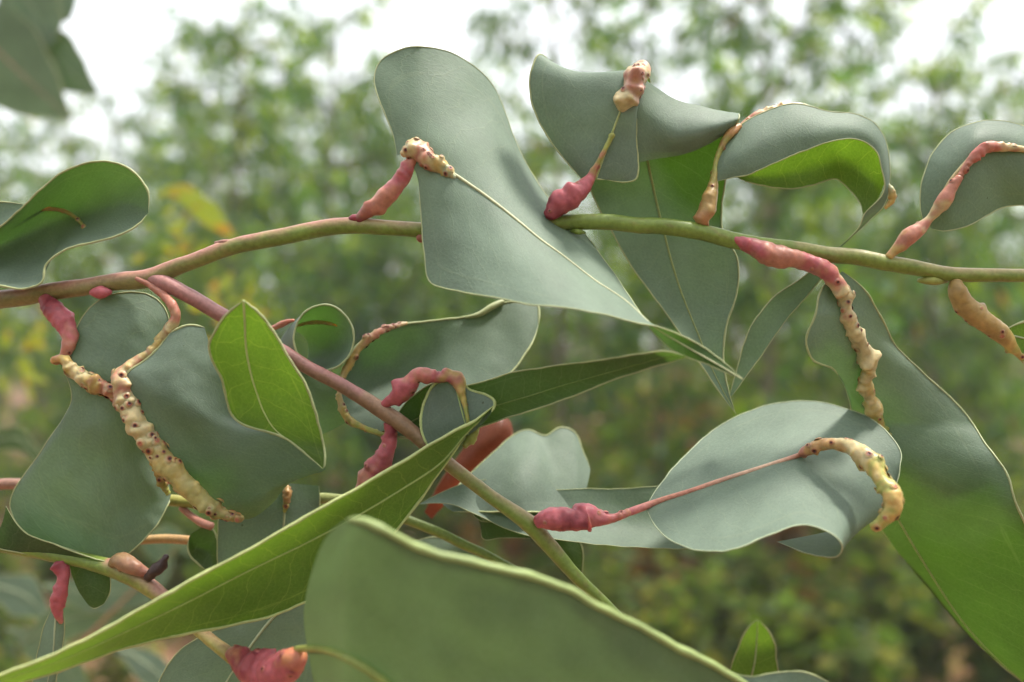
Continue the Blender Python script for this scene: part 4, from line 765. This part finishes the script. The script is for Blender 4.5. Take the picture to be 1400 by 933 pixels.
# ================================================================== out of focus shoots between the branch and the grove
def zd(d): return (D0 - d) / U
B4 = tag(empty('eucalyptus_sprig', P(20, 10, zd(.42))), 'blurred blue green sprig of leaves hanging against the sky', 'sprig')
def blade(parent, pts, w, z, mat, label, seed, tilt=0.0, rib_col=PALE, mr=2.0):
    """leaf along a pixel path with half widths w; z from its distance"""
    path = spline([(p[0], p[1], 0) for p in pts], len(pts) * 2 - 1); ww = np.interp(np.linspace(0, 1, len(path)), np.linspace(0, 1, len(w)), w); s = []
    for i in range(len(path)):
        t = path[min(i+1, len(path)-1)] - path[max(i-1, 0)]; t /= np.linalg.norm(t) + 1e-9; nx_, ny_ = -t[1], t[0]; q = ww[i]
        zq = q * D0 * 0 + z
        s.append([(path[i][0] + nx_*q, path[i][1] + ny_*q, zq + tilt*q), (path[i][0], path[i][1], zq), (path[i][0] - nx_*q, path[i][1] - ny_*q, zq - tilt*q)])
    k = (D0 - z * U) / D0
    return leaf(parent, [dict(s=s)], mat=mat, label=label, seed=seed, nu=30, nv=12, margin_r=mr, rib_r=2.6, rib_col=rib_col, wave=3)
z4 = zd(.42)
tube('twig', [(-120, -60, z4, 8), (-30, -30, z4, 7), (40, -25, z4, 6), (90, -10, z4, 4)], B4, n=24, seg=8, cols=[TOLIVE, TPINK], seed=70)
blade(B4, [(-40, 40), (10, 90), (55, 130), (97, 162)], [60, 62, 40, 2], z4 - 40, NEAR, 'green leaf of the sprig with a pinkish edge', 71, .6, TPINK)
blade(B4, [(20, -20), (45, 20), (60, 50), (64, 66)], [30, 42, 34, 4], z4 - 120, GREY, 'rounded blue grey leaf of the sprig', 72, -.4)
blade(B4, [(80, -25), (88, 5), (92, 30)], [16, 18, 3], z4 - 200, GREY, 'short pale leaf at the top of the sprig', 73, .3)
blade(B4, [(40, 40), (70, 75), (100, 105), (134, 128)], [20, 36, 26, 2], z4 - 160, GREY, 'pointed blue grey leaf of the sprig', 74, -.5)
B5 = tag(empty('yellowing_shoot', P(240, 420, zd(.48))), 'blurred yellow green shoot with small yellow leaf clusters behind the twig', 'shoot')
z5 = zd(.48)
tube('stem', [(200, 620, z5, 3), (225, 480, z5, 3), (240, 380, z5, 2.5), (245, 300, z5, 2), (235, 262, z5, 1.5)], B5, n=30, seg=8, cols=[LIME, (0.25, 0.28, 0.08)], seed=75)
blade(B5, [(215, 266), (245, 262), (280, 288), (322, 328)], [3, 13, 15, 2], z5 + 40, YELLOW, 'yellowing leaf with an orange patch', 76, .5)
rc = random.Random(4)
for i, (cx, cy, n, sp) in enumerate([(250, 318, 10, 26), (215, 345, 5, 20), (270, 412, 9, 24), (325, 425, 7, 18), (290, 440, 6, 22)]):
    for j in range(n):
        x = cx + rc.gauss(0, sp); y = cy + rc.gauss(0, sp * .6); a_ = rc.uniform(-.6, 1.2); l_ = rc.uniform(16, 34)
        blade(B5, [(x, y), (x + l_ * .5 * math.cos(a_), y - l_ * .5 * math.sin(a_) + 2), (x + l_ * math.cos(a_), y - l_ * math.sin(a_))], [1, rc.uniform(4, 7), .6], z5 + rc.uniform(-250, 250), YELLOW, None, 80 + i * 12 + j, rc.uniform(-1, 1), mr=.8)
B6 = tag(empty('yellowing_shoot', P(10, 560, zd(.55))), 'blurred yellow leaved shoot at the left beside the pink stalk', 'shoot'); z6 = zd(.55)
tube('stem', [(0, 640, z6, 3), (10, 560, z6, 3), (22, 480, z6, 2), (30, 440, z6, 1.5)], B6, n=20, seg=8, cols=[LIME, LIME], seed=90)
for j in range(16):
    x = 20 + rc.gauss(0, 26); y = 470 + rc.gauss(0, 40); a_ = rc.uniform(-2.2, .8); l_ = rc.uniform(22, 44)
    blade(B6, [(x, y), (x + l_ * .5 * math.cos(a_), y - l_ * .5 * math.sin(a_)), (x + l_ * math.cos(a_), y - l_ * math.sin(a_) + 4)], [1, rc.uniform(5, 9), .6], z6 + rc.uniform(-300, 300), YELLOW, None, 150 + j, rc.uniform(-1, 1), mr=.8)
B7 = tag(empty('eucalyptus_sprig', P(60, 980, zd(.33))), 'blurred blue grey leafy sprig below the lower branch', 'sprig'); z7 = zd(.33)
tube('twig', [(-60, 1000, z7, 6), (60, 930, z7, 5), (140, 850, z7, 5), (200, 790, z7, 4), (250, 740, z7, 3)], B7, n=30, seg=8, cols=[TPINK, ROSE, TOLIVE], seed=91)
for j, (pts, w) in enumerate([([(60, 800), (130, 812), (205, 800), (235, 770)], [4, 26, 22, 2]), ([(-20, 800), (30, 815), (70, 850)], [12, 30, 3]), ([(30, 880), (90, 850), (150, 840), (190, 850)], [4, 24, 20, 2]), ([(-30, 620), (20, 600), (60, 640)], [10, 16, 2]),
                               ([(10, 860), (50, 880), (90, 920), (120, 960)], [3, 22, 26, 6]), ([(150, 880), (200, 910), (250, 960)], [3, 22, 18]), ([(190, 745), (225, 735), (262, 760)], [3, 18, 2]), ([(180, 720), (215, 745), (230, 790)], [3, 20, 2])]):
    blade(B7, pts, w, z7 + rc.uniform(-300, 200), GREY if j != 3 else OLIVE, None, 170 + j, rc.uniform(-.6, .6), mr=1.2)

# ================================================================== hazy air
def haze_box(x0, x1, y0, y1, z0, z1, dens):
    m, N, L = new_mat('haze')
    pv = N.new('ShaderNodeVolumePrincipled'); pv.inputs['Color'].default_value = (0.93, 0.96, 0.98, 1); pv.inputs['Density'].default_value = dens
    pv.inputs['Anisotropy'].default_value = 0.3
    out = N.new('ShaderNodeOutputMaterial'); L.new(pv.outputs[0], out.inputs['Volume'])
    v = [(x, y, z) for x in (x0, x1) for y in (y0, y1) for z in (z0, z1)]
    f = [(0, 1, 3, 2), (4, 6, 7, 5), (0, 4, 5, 1), (2, 3, 7, 6), (0, 2, 6, 4), (1, 5, 7, 3)]
    return tag(mesh_obj('haze', v, f, m, smooth=False), 'pale haze filling the air of the grove', 'haze', kind='stuff')
haze_box(-950, 950, -350, 1250, -1.5, 7.5, 0.0055)
